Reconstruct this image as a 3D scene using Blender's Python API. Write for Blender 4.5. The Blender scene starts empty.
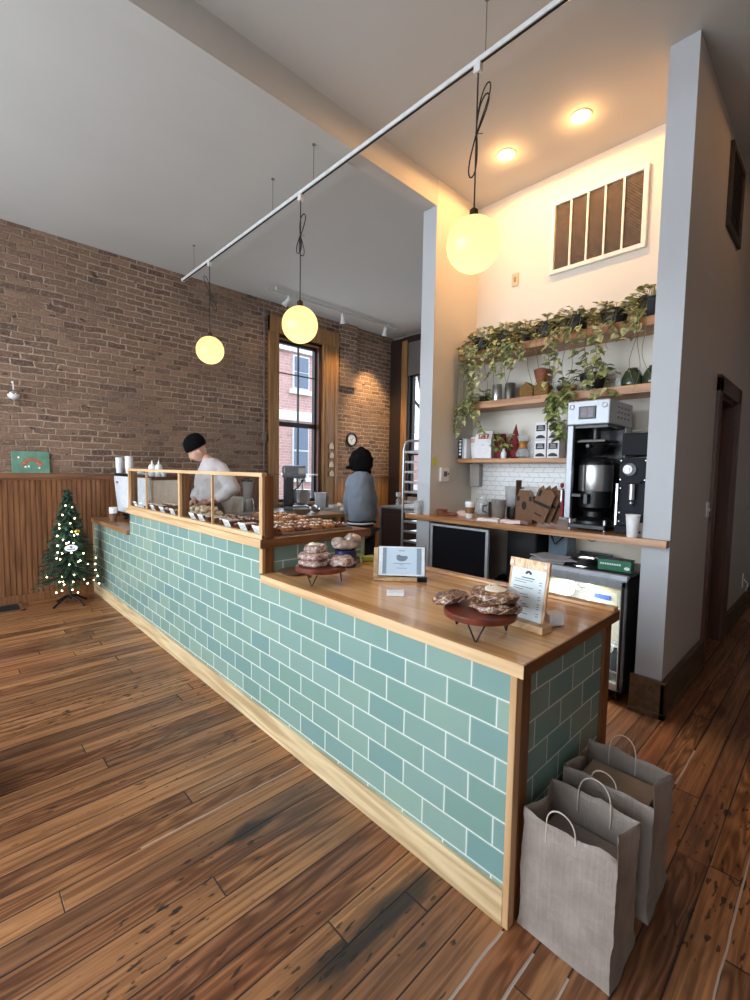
import bpy, bmesh, math, random
from mathutils import Vector, Matrix
random.seed(7)
PI = math.pi
COL = bpy.context.scene.collection
scn = bpy.context.scene

# ------------------------------------------------------------------ mesh builder
class B:
    def __init__(s):
        s.bm = bmesh.new(); s.mi = 0
    def _f(s, vs):
        try:
            f = s.bm.faces.new(vs); f.material_index = s.mi; return f
        except ValueError:
            return None
    def m(s, i): s.mi = i; return s
    def box(s, x0, y0, z0, x1, y1, z1):
        if x0 > x1: x0, x1 = x1, x0
        if y0 > y1: y0, y1 = y1, y0
        if z0 > z1: z0, z1 = z1, z0
        v = [s.bm.verts.new(p) for p in ((x0,y0,z0),(x1,y0,z0),(x1,y1,z0),(x0,y1,z0),(x0,y0,z1),(x1,y0,z1),(x1,y1,z1),(x0,y1,z1))]
        for q in ((3,2,1,0),(4,5,6,7),(0,1,5,4),(1,2,6,5),(2,3,7,6),(3,0,4,7)): s._f([v[i] for i in q])
        return s
    def obox(s, c, size, rz=0, rx=0, ry=0):
        M = Matrix.Translation(c) @ Matrix.Rotation(rz,4,'Z') @ Matrix.Rotation(ry,4,'Y') @ Matrix.Rotation(rx,4,'X')
        n = len(s.bm.verts); s.bm.verts.ensure_lookup_table()
        a, b, d = size[0]/2, size[1]/2, size[2]/2
        s.box(-a,-b,-d,a,b,d); s.bm.verts.ensure_lookup_table()
        for v in s.bm.verts[n:]: v.co = M @ v.co
        return s
    def ring(s, c, ax, r, n, ref=None, r2=None):
        ax = Vector(ax).normalized()
        if ref is None: ref = Vector((0,0,1)) if abs(ax.z) < .9 else Vector((1,0,0))
        a = ax.cross(ref).normalized(); b = ax.cross(a).normalized()
        r2 = r if r2 is None else r2
        return [s.bm.verts.new(Vector(c) + a*math.cos(t)*r + b*math.sin(t)*r2) for t in [2*PI*i/n for i in range(n)]]
    def skin(s, rings, closed=False, caps=True):
        n = len(rings[0])
        for a, b in zip(rings, rings[1:]):
            for i in range(n): s._f([a[i], a[(i+1)%n], b[(i+1)%n], b[i]])
        if closed:
            a, b = rings[-1], rings[0]
            for i in range(n): s._f([a[i], a[(i+1)%n], b[(i+1)%n], b[i]])
        elif caps:
            s._f(rings[0][::-1]); s._f(rings[-1])
        return s
    def cyl(s, p0, p1, r0, r1=None, n=16, caps=True):
        r1 = r0 if r1 is None else r1
        p0, p1 = Vector(p0), Vector(p1); d = p1-p0
        return s.skin([s.ring(p0,d,r0,n), s.ring(p1,d,r1,n)], caps=caps)
    def lathe(s, c, prof, n=24, caps=True):
        c = Vector(c); R = []
        for r, z in prof:
            R.append([s.bm.verts.new(c + Vector((r*math.cos(2*PI*i/n), r*math.sin(2*PI*i/n), z))) for i in range(n)])
        return s.skin(R, caps=caps)
    def tube(s, pts, r, n=8, closed=False, taper=None):
        pts = [Vector(p) for p in pts]; R = []; ref = None; N = len(pts)
        for i, p in enumerate(pts):
            if closed: t = pts[(i+1)%N]-pts[i-1]
            else: t = pts[min(i+1,N-1)]-pts[max(i-1,0)]
            t.normalize()
            if ref is None: ref = Vector((0,0,1)) if abs(t.z) < .9 else Vector((1,0,0))
            a = t.cross(ref)
            if a.length < 1e-4: a = t.orthogonal()
            a.normalize(); b = t.cross(a).normalized(); ref = a.cross(t)
            rr = r if taper is None else r*(1-(1-taper)*i/(N-1))
            R.append([s.bm.verts.new(p + a*math.cos(2*PI*k/n)*rr + b*math.sin(2*PI*k/n)*rr) for k in range(n)])
        return s.skin(R, closed=closed)
    def sph(s, c, r, n=20, m=12):
        if not hasattr(r, '__len__'): r = (r,r,r)
        c = Vector(c)
        top = s.bm.verts.new(c+Vector((0,0,r[2]))); bot = s.bm.verts.new(c-Vector((0,0,r[2]))); R = []
        for j in range(1, m):
            t = PI*j/m
            R.append([s.bm.verts.new(c+Vector((r[0]*math.sin(t)*math.cos(2*PI*i/n), r[1]*math.sin(t)*math.sin(2*PI*i/n), r[2]*math.cos(t)))) for i in range(n)])
        for i in range(n):
            s._f([top, R[0][i], R[0][(i+1)%n]]); s._f([bot, R[-1][(i+1)%n], R[-1][i]])
        for a, b in zip(R, R[1:]):
            for i in range(n): s._f([a[i], b[i], b[(i+1)%n], a[(i+1)%n]])
        return s
    def prism(s, poly, axis, a, b):
        def P(u, v, w): return {'x':(w,u,v),'y':(u,w,v),'z':(u,v,w)}[axis]
        A = [s.bm.verts.new(P(u,v,a)) for u, v in poly]; Bv = [s.bm.verts.new(P(u,v,b)) for u, v in poly]
        s._f(A[::-1]); s._f(Bv); n = len(poly)
        for i in range(n): s._f([A[i], A[(i+1)%n], Bv[(i+1)%n], Bv[i]])
        return s
    def poly(s, pts): s._f([s.bm.verts.new(p) for p in pts]); return s
    def xf(s, M):
        for v in s.bm.verts: v.co = M @ v.co
        return s
    def jig(s, a, f=1.0, seed=0):
        from mathutils import noise
        for v in s.bm.verts:
            v.co += noise.noise_vector(v.co*f + Vector((seed,seed*.7,0)))*a
        return s

def chain_loc(p):
    l = Vector((0,0,0))
    while p is not None: l += p.location; p = p.parent
    return l

def build(name, b, mats, parent=None, smooth=True, bev=0, label=None, sub=0, keep_normals=False, solid=0):
    if not isinstance(mats, (list, tuple)): mats = [mats]
    if parent is not None: b.xf(Matrix.Translation(-chain_loc(parent)))
    if not keep_normals: bmesh.ops.recalc_face_normals(b.bm, faces=b.bm.faces)
    me = bpy.data.meshes.new(name); b.bm.to_mesh(me); b.bm.free()
    for mm in mats: me.materials.append(mm)
    if smooth:
        for p in me.polygons: p.use_smooth = True
        me.set_sharp_from_angle(angle=math.radians(38))
    o = bpy.data.objects.new(name, me); COL.objects.link(o)
    if parent is not None: o.parent = parent
    if solid:
        md = o.modifiers.new('solid','SOLIDIFY'); md.thickness = solid; md.offset = 0
    if bev:
        md = o.modifiers.new('bev','BEVEL'); md.width = bev; md.segments = 2; md.limit_method = 'ANGLE'; md.angle_limit = math.radians(40)
    if sub:
        md = o.modifiers.new('sub','SUBSURF'); md.levels = sub; md.render_levels = sub
    if label: o['label'] = label
    return o

def center(o):
    """move the origin of a world-coordinate mesh to its bottom centre"""
    me = o.data
    xs = [v.co.x for v in me.vertices]; ys = [v.co.y for v in me.vertices]; zs = [v.co.z for v in me.vertices]
    c = Vector(((min(xs)+max(xs))/2, (min(ys)+max(ys))/2, min(zs)))
    me.transform(Matrix.Translation(-c)); o.location = o.location + c
    return o

def thing(name, label, cat, loc=(0,0,0), group=None):
    o = bpy.data.objects.new(name, None); COL.objects.link(o); o.location = loc
    o.empty_display_size = .1
    o['label'] = label; o['category'] = cat
    if group: o['group'] = group
    return o
def tag(o, label, cat, group=None, kind=None):
    o['label'] = label; o['category'] = cat
    if group: o['group'] = group
    if kind: o['kind'] = kind
    return o
def struct(o):
    o['kind'] = 'structure'; return o
def place(o, loc, rz=0, sc=None):
    o.location = loc; o.rotation_euler = (0,0,rz)
    if sc: o.scale = (sc,sc,sc) if not hasattr(sc,'__len__') else sc
    return o
def dup(root, loc, rz=0, label=None, group=None, sc=None):
    r = root.copy(); COL.objects.link(r); place(r, loc, rz, sc)
    if label: r['label'] = label
    if group: r['group'] = group
    for ch in list(root.children):
        c = ch.copy(); COL.objects.link(c); c.parent = r
        for g in list(ch.children):
            d = g.copy(); COL.objects.link(d); d.parent = c
    return r

# ------------------------------------------------------------------ materials
def srgb(r, g, b):
    f = lambda c: (c/255/12.92) if c/255 <= .04045 else ((c/255+.055)/1.055)**2.4
    return (f(r), f(g), f(b), 1)
class NT:
    def __init__(s, name):
        s.m = bpy.data.materials.new(name); s.m.use_nodes = True
        s.t = s.m.node_tree; s.n = s.t.nodes; s.l = s.t.links
        s.p = s.n['Principled BSDF']
    def node(s, ty, **kw):
        n = s.n.new(ty)
        for k, v in kw.items(): setattr(n, k, v)
        return n
    def con(s, a, b): s.l.new(a, b)
    def inp(s, sock, v):
        if isinstance(v, E): s.l.new(v.s, sock)
        elif isinstance(v, bpy.types.NodeSocket): s.l.new(v, sock)
        else: sock.default_value = v
    def math(s, op, a, b=None, c=None):
        n = s.node('ShaderNodeMath', operation=op)
        for i, v in enumerate((a,b,c)):
            if v is not None: s.inp(n.inputs[i], v)
        return E(s, n.outputs[0])
    def pos(s, obj=False):
        if obj: o = s.node('ShaderNodeTexCoord').outputs['Object']
        else: o = s.node('ShaderNodeNewGeometry').outputs['Position']
        sp = s.node('ShaderNodeSeparateXYZ'); s.con(o, sp.inputs[0])
        return [E(s, sp.outputs[i]) for i in range(3)]
    def vec(s, x, y, z):
        n = s.node('ShaderNodeCombineXYZ')
        for i, v in enumerate((x,y,z)): s.inp(n.inputs[i], v)
        return n.outputs[0]
    def noise(s, v, scale=5, detail=3, rough=.55, dist=0):
        n = s.node('ShaderNodeTexNoise'); s.con(v, n.inputs['Vector'])
        n.inputs['Scale'].default_value = scale; n.inputs['Detail'].default_value = detail
        n.inputs['Roughness'].default_value = rough; n.inputs['Distortion'].default_value = dist
        return E(s, n.outputs['Fac'])
    def white(s, v):
        n = s.node('ShaderNodeTexWhiteNoise'); s.con(v, n.inputs['Vector']); return E(s, n.outputs['Value'])
    def ramp(s, fac, stops, interp='LINEAR'):
        n = s.node('ShaderNodeValToRGB'); n.color_ramp.interpolation = interp
        cr = n.color_ramp
        while len(cr.elements) < len(stops): cr.elements.new(.5)
        for e, (p, c) in zip(cr.elements, stops): e.position = p; e.color = c
        s.inp(n.inputs[0], fac); return n.outputs[0]
    def mix(s, fac, a, b, mode='MIX'):
        n = s.node('ShaderNodeMix', data_type='RGBA', blend_type=mode)
        s.inp(n.inputs[0], fac); s.inp(n.inputs[6], a); s.inp(n.inputs[7], b); return n.outputs[2]
    def sm(s, v, a, b):   # smoothstep a->b
        n = s.node('ShaderNodeMapRange', interpolation_type='SMOOTHSTEP')
        s.inp(n.inputs[0], v); n.inputs[1].default_value = a; n.inputs[2].default_value = b
        return E(s, n.outputs[0])
    def bump(s, h, strength=.3, dist=.01):
        n = s.node('ShaderNodeBump'); n.inputs['Strength'].default_value = strength; n.inputs['Distance'].default_value = dist
        s.inp(n.inputs['Height'], h); s.con(n.outputs[0], s.p.inputs['Normal'])
    def out(s, color=None, rough=None, metal=None, **kw):
        if color is not None: s.inp(s.p.inputs['Base Color'], color)
        if rough is not None: s.inp(s.p.inputs['Roughness'], rough)
        if metal is not None: s.inp(s.p.inputs['Metallic'], metal)
        for k, v in kw.items(): s.inp(s.p.inputs[k], v)
        return s.m
class E:
    def __init__(e, nt, s): e.t = nt; e.s = s
    def __add__(e, o): return e.t.math('ADD', e, o)
    __radd__ = __add__
    def __sub__(e, o): return e.t.math('SUBTRACT', e, o)
    def __rsub__(e, o): return e.t.math('SUBTRACT', o, e)
    def __mul__(e, o): return e.t.math('MULTIPLY', e, o)
    __rmul__ = __mul__
    def __truediv__(e, o): return e.t.math('DIVIDE', e, o)
    def floor(e): return e.t.math('FLOOR', e)
    def fract(e): return e.t.math('FRACT', e)
    def abs(e): return e.t.math('ABSOLUTE', e)
    def max(e, o): return e.t.math('MAXIMUM', e, o)
    def min(e, o): return e.t.math('MINIMUM', e, o)
    def sin(e): return e.t.math('SINE', e)
    def gt(e, o): return e.t.math('GREATER_THAN', e, o)
    def mod2(e): return (e*.5).fract()*2

MC = {}
def mat(name, rgb, rough=.5, metal=0, var=.06, vs=20, bump=0, bs=200, emis=None, es=0, trans=0, alpha=1, coat=0, sheen=0, sss=0, spec=.5):
    if name in MC: return MC[name]
    t = NT(name); x, y, z = t.pos(obj=True); v = t.vec(x,y,z)
    c = srgb(*rgb)
    n = t.noise(v, vs, 3)
    lo = tuple(k*(1-var*1.6) for k in c[:3])+(1,); hi = tuple(min(1,k*(1+var*1.6)) for k in c[:3])+(1,)
    t.out(color=t.ramp(n, [(.3,lo),(.7,hi)]), rough=rough, metal=metal)
    if bump: t.bump(t.noise(v, bs, 3), bump, .002)
    if emis: t.p.inputs['Emission Color'].default_value = srgb(*emis); t.p.inputs['Emission Strength'].default_value = es
    t.p.inputs['Specular IOR Level'].default_value = spec
    if trans: t.p.inputs['Transmission Weight'].default_value = trans; t.p.inputs['IOR'].default_value = 1.45
    if alpha < 1: t.p.inputs['Alpha'].default_value = alpha
    if coat: t.p.inputs['Coat Weight'].default_value = coat
    if sheen: t.p.inputs['Sheen Weight'].default_value = sheen
    if sss: t.p.inputs['Subsurface Weight'].default_value = sss; t.p.inputs['Subsurface Scale'].default_value = .01
    MC[name] = t.m; return t.m

def glass(name='glass', tint=(248,250,250), refl=.08):
    """thin pane: mostly clear, a Fresnel share of mirror"""
    if name in MC: return MC[name]
    t = NT(name); t.n.remove(t.p)
    tr = t.node('ShaderNodeBsdfTransparent'); tr.inputs[0].default_value = srgb(*tint)
    gl = t.node('ShaderNodeBsdfGlossy'); gl.inputs['Roughness'].default_value = .02; gl.inputs['Color'].default_value = (.9,.9,.9,1)
    fr = t.node('ShaderNodeLayerWeight'); fr.inputs[0].default_value = .5; fc = E(t, fr.outputs['Facing']); f5 = t.math('POWER', fc, 5.0)
    x, y, z = t.pos(obj=True); nz = t.noise(t.vec(x,y,z), 4, 2)
    mx = t.node('ShaderNodeMixShader'); t.inp(mx.inputs[0], (f5*.7 + nz*refl*.2 + refl*.3).min(1.0))
    t.con(tr.outputs[0], mx.inputs[1]); t.con(gl.outputs[0], mx.inputs[2])
    t.con(mx.outputs[0], t.n['Material Output'].inputs[0])
    MC[name] = t.m; return t.m

def wood(name, c1, c2, axis='x', rough=.35, grain=1.0, coat=0, plank=0, paxis='y'):
    if name in MC: return MC[name]
    t = NT(name); x, y, z = t.pos(obj=True)
    L = {'x':x,'y':y,'z':z}; k = {a:(1.5 if a == axis else 22) for a in 'xyz'}
    rnd = None
    if plank:
        idx = (L[paxis]/plank).floor(); rnd = t.white(t.vec(idx, idx*3.1, 0))
        L[axis] = L[axis] + rnd*7
    v = t.vec(L['x']*k['x'], L['y']*k['y'], L['z']*k['z'])
    a = t.noise(v, 1*grain, 5, .6, .6)
    v2 = t.vec(L['x']*(k['x']*.6), L['y']*(k['y']*.35), L['z']*(k['z']*.35))
    r = ((t.noise(v2, 1*grain, 2)*38).sin()*.5+.5)
    f = a*.7 + r*.3
    if plank: f = f*.65 + rnd*.42 - .03
    t.out(color=t.ramp(f, [(.25,srgb(*c1)),(.75,srgb(*c2))]), rough=rough)
    t.bump(a, .08, .002)
    if coat: t.p.inputs['Coat Weight'].default_value = coat; t.p.inputs['Coat Roughness'].default_value = .12
    MC[name] = t.m; return t.m

def tile_mat(name, ax, w, h, u0, z0):
    t = NT(name); P = t.pos(); X = P['xyz'.index(ax)]; Z = P[2]
    wob = t.noise(t.vec(P[0],P[1],P[2]), 3.0, 2)
    Z2 = Z + (wob-.5)*.006; v = (Z2-z0)/h; row = v.floor()
    u = (X-u0 + (t.noise(t.vec(P[0],P[1],P[2]), 4.0, 1)-.5)*.006)/w + row.mod2()*.5; col = u.floor()
    fu = u.fract(); fv = v.fract()
    du = (.5-(fu-.5).abs())*w; dv = (.5-(fv-.5).abs())*h
    d = du.min(dv); m = t.sm(d, .0017, .0032)
    r = t.white(t.vec(col,row,1.3)); r2 = t.white(t.vec(col,row,5.7))
    inner = t.noise(t.vec(P[0]+r*5,P[1],P[2]+r2*3), 7, 3)
    base = t.ramp(r, [(0,srgb(114,146,140)),(.22,srgb(132,158,148)),(.45,srgb(118,148,136)),(.72,srgb(140,164,148)),(1,srgb(110,142,140))])
    base = t.mix(inner*.35, base, srgb(104,142,138))
    edge = t.sm(d, .003, .010)
    base = t.mix((1-edge)*.35, base, srgb(165,190,180))
    col_ = t.mix(m, srgb(214,214,206), base)
    t.out(color=col_, rough=.75 - m*(.57) + inner*.12*m)
    t.bump(m*.8 + edge*.25 + inner*.35, .5, .004)
    t.p.inputs['Coat Weight'].default_value = 0.0
    return t.m

def brick_mat(name, ax, tone=0, w=.215, h=.0735):
    t = NT(name); P = t.pos(); X = P['xyz'.index(ax)]; Z = P[2]; v0 = t.vec(*P)
    n1 = t.noise(v0, 2.3, 3); n2 = t.noise(t.vec(P[0]+9,P[1],P[2]+4), 9, 3); n3 = t.noise(t.vec(P[0]+3,P[1],P[2]+14), 38, 4)
    Z2 = Z + (n1-.5)*.045 + (n2-.5)*.034; v = Z2/h; row = v.floor()
    rr = t.white(t.vec(row,2.2,.4))
    u = (X + (n2-.5)*.06 + (n1-.5)*.05)/w + row.mod2()*.5 + rr*.35; col = u.floor()
    du = (.5-(u.fract()-.5).abs())*w; dv = (.5-(v.fract()-.5).abs())*h
    d = du.min(dv) + (n3-.5)*.024 + (n2-.5)*.012
    m = t.sm(d, .002, .012)
    r = t.white(t.vec(col,row,1.3)); r2 = t.white(t.vec(col,row,9.3))
    if tone == 0: st = [(0,srgb(94,68,56)),(.3,srgb(128,98,78)),(.55,srgb(110,85,70)),(.8,srgb(138,106,86)),(1,srgb(82,62,52))]; mo = srgb(180,158,136)
    else: st = [(0,srgb(186,146,142)),(.5,srgb(204,164,158)),(1,srgb(194,156,154))]; mo = srgb(216,200,196)
    c = t.ramp(r, st)
    c = t.mix(t.sm(n3,.42,.72)*.5, c, srgb(160,138,122) if tone == 0 else srgb(190,140,130))
    big = t.noise(t.vec(P[0]*.6,P[1],P[2]*.9), 1.4, 3)
    mo2 = t.mix(t.sm(big,.35,.65), mo, srgb(140,120,100) if tone == 0 else mo)
    c = t.mix(m, mo2, c)
    holes = t.sm(t.noise(t.vec(P[0]*.8+7,P[1],P[2]*1.6), 11, 3), .66, .72)
    c = t.mix(holes*.8, c, srgb(50,36,32))
    t.out(color=c, rough=.88)
    t.bump(m*(.7+r2*.5) + n3*.55 - holes*.7, .9, .012)
    return t.m

def paint_mat(name, rgb, rough=.55, tex=.08):
    t = NT(name); P = t.pos(); v = t.vec(*P); n = t.noise(v, 1.3, 3); c = srgb(*rgb)
    t.out(color=t.ramp(n, [(.3,tuple(k*.95 for k in c[:3])+(1,)),(.7,c)]), rough=rough)
    t.bump(t.noise(v, 90, 3), tex, .003); return t.m

def floor_mat():
    t = NT('floor_boards'); x, y, z = t.pos(); bw = .1085
    yy = (y-1.918)/bw; j = yy.floor(); rj = t.white(t.vec(j,4.4,1.1))
    xs = x/2.3 + rj*9.7; k = xs.floor(); r = t.white(t.vec(j,k,.7)); r2 = t.white(t.vec(k,j,6.3)); r3 = t.white(t.vec(j,k,12.3))
    warp = t.noise(t.vec(x*3,y*3,0), 1.5, 2)
    dy = (.5-(yy.fract()-.5).abs())*bw; dx = (.5-(xs.fract()-.5).abs())*2.3
    gapw = t.noise(t.vec(x*1.3,j*3.3,0), 1.0, 2)
    dd = dy.min(dx) - (gapw-.5)*.006
    gap = 1 - t.sm(dd, .0012, .0042)
    gx = x + r*11; gy = y + r2*3
    g1 = t.noise(t.vec(gx*1.6, gy*42, r*5), 1.0, 5, .62, .5)
    cath = t.noise(t.vec(gx*1.1, gy*9, r3*9), 1.0, 2, .5, .35)
    rings = ((cath*64).sin()*.5+.5)
    ringamt = t.sm(r3, .45, .85)
    base = t.ramp(r, [(0,srgb(132,90,60)),(.2,srgb(172,120,78)),(.42,srgb(150,100,66)),(.62,srgb(184,130,84)),(.8,srgb(160,102,64)),(1,srgb(136,98,72))])
    dark = t.mix(1.0, base, srgb(128,104,88), 'MULTIPLY')
    c = t.mix(t.sm(g1,.36,.64)*.72, base, dark)
    c = t.mix(rings*ringamt*.8, c, dark)
    # worn grey-black patches stretched along the boards
    p1 = t.noise(t.vec(x*.9, y*3.2, 2.0), 1.6, 4, .6); p2 = t.noise(t.vec(gx*2.2, gy*14, 8.0), 1.3, 4, .6)
    stain = t.sm(p1*.62+p2*.38, .57, .68)
    c = t.mix(stain*.6, c, srgb(70,56,48))
    # a long black worn board and a black knot seen near the counter
    b1 = t.sm(((y-1.03).abs() + (p2-.5)*.12), .075, .02) * t.sm((x-1.06).abs() + (p1-.5)*.3, .42, .2)
    b2 = t.sm((((x-.93)*1.0).abs() + ((y-1.70)*2.6).abs()) + (p2-.5)*.25, .17, .07)
    c = t.mix(b1.max(b2)*.88, c, srgb(34,28,26))
    # grey worn area by the counter
    b3 = t.sm(((x-1.25).abs()*.8 + ((y-1.62)*1.0).abs()) + (p2-.5)*.5, .42, .1)
    c = t.mix(b3*.45, c, srgb(70,60,54))
    # nail marks / burns
    sp = t.noise(t.vec(x*14, y*46, 3), 1.0, 2, .5); spz = t.noise(t.vec(x*1.2,y*2.2,9), 1.0, 2)
    spots = t.sm(sp + (spz-.5)*.5, .665, .72)
    c = t.mix(spots*.9, c, srgb(30,20,16))
    c = t.mix(gap*.92, c, srgb(26,16,12))
    # pale filler in two seams
    def filler(y0, xa, xb, wd):
        a = t.sm((y - y0 + (warp-.5)*.012).abs() + (gapw-.5)*.006, wd, wd*.55)
        return a * x.gt(xa) * (1-x.gt(xb))
    F = filler(1.919,.55,1.345,.0040).max(filler(2.07,.86,1.08,.0035)).max(filler(.7245,.98,1.34,.006)).max(filler(.616,1.12,1.35,.006)).max(filler(.5075,1.24,1.36,.005)).max(filler(.182,1.45,2.45,.004)).max(filler(.5075,2.65,3.06,.006))
    c = t.mix(F*.85, c, srgb(188,170,156))
    t.out(color=c, rough=.30 + g1*.16 + stain*.18 + gap*.3)
    t.bump(g1*.22 - gap*1.2 - rings*ringamt*.08 + r2*.2, .45, .004)
    return t.m
# ================================================================== SETTING
M_floor = floor_mat()
M_brick = brick_mat('old_brick', 'x')
M_brick_y = brick_mat('old_brick_side', 'y')
M_white = paint_mat('white_wall_paint', (186,188,191))
M_hallp = paint_mat('hall_wall_paint', (208,199,192), .32)
M_ceil = paint_mat('ceiling_paint', (196,195,190), .8, .15)
M_warmw = paint_mat('niche_wall_paint', (218,212,200), .6)
M_oak = wood('light_oak', (190,150,106), (222,188,144), 'y', .4)
M_oakx = wood('light_oak_x', (188,148,104), (220,186,142), 'x', .4)
M_oakz = wood('light_oak_z', (178,136,92), (210,170,126), 'z', .4)
M_trimz = wood('stained_trim_z', (122,86,52), (164,120,74), 'z', .4)
M_trimx = wood('stained_trim_x', (122,86,52), (164,120,74), 'x', .4)
M_dark = mat('black_sash', (26,24,26), .45)
M_wains = wood('wainscot_wood', (100,62,38), (142,94,58), 'z', .45)
M_railw = wood('wainscot_rail', (96,62,42), (140,96,66), 'x', .45)
M_based = wood('brown_baseboard', (74,56,40), (104,80,58), 'x', .5)
M_doorw = wood('dark_door_wood', (66,36,24), (98,56,36), 'z', .4)
M_glass = glass()

Z_C = 4.17
def sbox(name, m, *a, bev=0): return struct(build(name, B().box(*a), m, smooth=False, bev=bev))
struct(build('floor', B().box(-2.7,-1.5,-.06,9.3,6.6,0), M_floor, smooth=False))
struct(build('ceiling', B().box(-2.7,-1.5,Z_C,9.3,6.6,Z_C+.1), M_ceil, smooth=False))
# brick wall with its window opening
b = B(); b.box(-2.7,6.42,0,3.97,6.62,Z_C).box(4.86,6.42,0,6.66,6.62,Z_C).box(3.97,6.42,3.66,4.86,6.62,Z_C).box(3.97,6.42,0,4.86,6.62,.98)
b.box(5.22,6.36,3.05,5.62,6.42,Z_C)          # shallow brick chimney pier high on the wall
struct(build('wall_left', b, M_brick, smooth=False))
# wainscot boards with real grooves
def bead(x0, x1, y, z0, z1, w=.066):
    bb = B(); pts = []; n = int((x1-x0)/w); w = (x1-x0)/n
    for i in range(n):
        a = x0+i*w
        pts += [(a, y+.008), (a+.004, y), (a+w*.80, y), (a+w*.84, y+.004), (a+w*.88, y), (a+w-.004, y)]
    pts += [(x1, y+.008), (x1, y+.02), (x0, y+.02)]
    # strip faces only (front), then back
    for i in range(len(pts)):
        p, q = pts[i], pts[(i+1)%len(pts)]
        bb.poly([(p[0],p[1],z0),(q[0],q[1],z0),(q[0],q[1],z1),(p[0],p[1],z1)])
    return bb
bb = bead(-2.7,3.80,6.40,.0,1.41,.05)
struct(build('trim_1', bb, M_wains, smooth=False))
struct(build('trim_2', bead(5.17,6.65,6.40,0,1.41), wood('wainscot_oak',(140,90,44),(182,128,70),'z',.45), smooth=False))
b = B(); b.box(-2.7,6.375,1.41,3.80,6.42,1.462).box(-2.7,6.388,1.385,3.80,6.42,1.41).box(5.17,6.375,1.41,6.65,6.42,1.462)
struct(build('trim_3', b, M_railw, smooth=False, bev=.004))
b = B().box(-2.7,6.385,0,1.36,6.405,.09)
struct(build('baseboard_left', b, M_wains, smooth=False, bev=.003))
# storefront wall behind the camera, with three window openings
b = B(); xs0, xs1 = -2.7, -2.55
b.box(xs0,-1.5,0,xs1,6.6,.45).box(xs0,-1.5,3.75,xs1,6.6,Z_C)
for y0, y1 in ((-1.5,-1.0),(1.25,1.45),(3.7,3.9),(6.1,6.6)): b.box(xs0,y0,.45,xs1,y1,3.75)
struct(build('wall_front', b, M_white, smooth=False))
for i, (y0, y1) in enumerate(((-1.0,1.25),(1.45,3.7),(3.9,6.1))):
    w = struct(build('window_%d'%(i+3), B().box(-2.63,y0,.45,-2.62,y1,3.75), M_glass, smooth=False))
    f = B(); 
    for a in (y0, y1-.05, (y0+y1)/2-.02): f.box(-2.66,a,.45,-2.59,a+.05,3.75)
    f.box(-2.66,y0,.45,-2.59,y1,.5).box(-2.66,y0,3.7,-2.59,y1,3.75).box(-2.66,y0,2.9,-2.59,y1,2.95)
    build('window_frame', f, M_dark, w, smooth=False)
sbox('wall_right', paint_mat('dark_hall_paint',(140,132,124)), -2.7,-1.5,0,9.3,-1.35,Z_C)
sbox('wall_hall_end', M_hallp, 9.2,-1.5,0,9.3,.9,Z_C)
# hall wall, ending in the free white face beside the fridge
b = B(); b.box(3.31,.747,0,4.52,.90,Z_C).box(5.32,.747,0,9.3,.90,Z_C).box(4.52,.747,2.24,5.32,.90,Z_C)
struct(build('wall_hall', b, M_hallp, smooth=False))
sbox('trim_4', M_white, 3.305,.745,0,3.311,.902,Z_C)                      # white end face of that wall
sbox('wall_back', M_warmw, 3.98,.90,0,4.08,2.70,Z_C)
sbox('wall_niche', M_warmw, 3.31,2.69,0,6.8,2.84,Z_C)
sbox('trim_5', M_white, 3.305,2.688,0,3.311,2.842,Z_C)
sbox('trim_6', M_ceil, -2.7,2.69,3.94,3.31,2.84,Z_C)                      # ceiling beam
b = B(); b.box(6.65,2.84,0,6.8,4.55,Z_C).box(6.65,5.98,0,6.8,6.62,Z_C).box(6.65,4.55,0,6.8,5.98,1.05).box(6.65,4.55,3.42,6.8,5.98,Z_C)
struct(build('wall_kitchen', b, paint_mat('kitchen_wall_paint',(150,144,138)), smooth=False))
# hall baseboard
b = B(); b.box(3.285,.722,.03,3.315,.925,.245).box(3.285,.722,.03,4.42,.747,.245).box(3.275,.712,0,3.315,.925,.035).box(3.275,.712,0,4.42,.747,.035)
b.box(3.278,.715,.225,4.42,.747,.243)
struct(build('baseboard_hall', b, M_based, smooth=False, bev=.004))
b = B(); b.box(5.44,.722,0,9.2,.747,.22)
struct(build('baseboard_end', b, M_based, smooth=False, bev=.004))
# doorway in the hall wall
d = struct(build('door_1', B().box(4.56,.85,0,5.30,.885,2.2).box(4.68,.842,.25,5.18,.85,1.0).box(4.68,.842,1.15,5.18,.85,2.05), M_doorw, smooth=False, bev=.004))
c = B(); c.box(4.42,.72,0,4.53,.75,2.34).box(5.31,.72,0,5.43,.75,2.34).box(4.42,.72,2.23,5.43,.75,2.36)
c.box(4.52,.747,0,4.56,.90,2.24).box(5.29,.747,0,5.32,.90,2.24).box(4.52,.747,2.2,5.32,.90,2.24)
build('door_frame', c, M_doorw, d, smooth=False, bev=.003)
build('door_knob', B().cyl((4.63,.85,1.0),(4.63,.81,1.0),.012).sph((4.63,.795,1.0),.028), mat('brass_knob',(150,120,70),.3,1), d)

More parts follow.
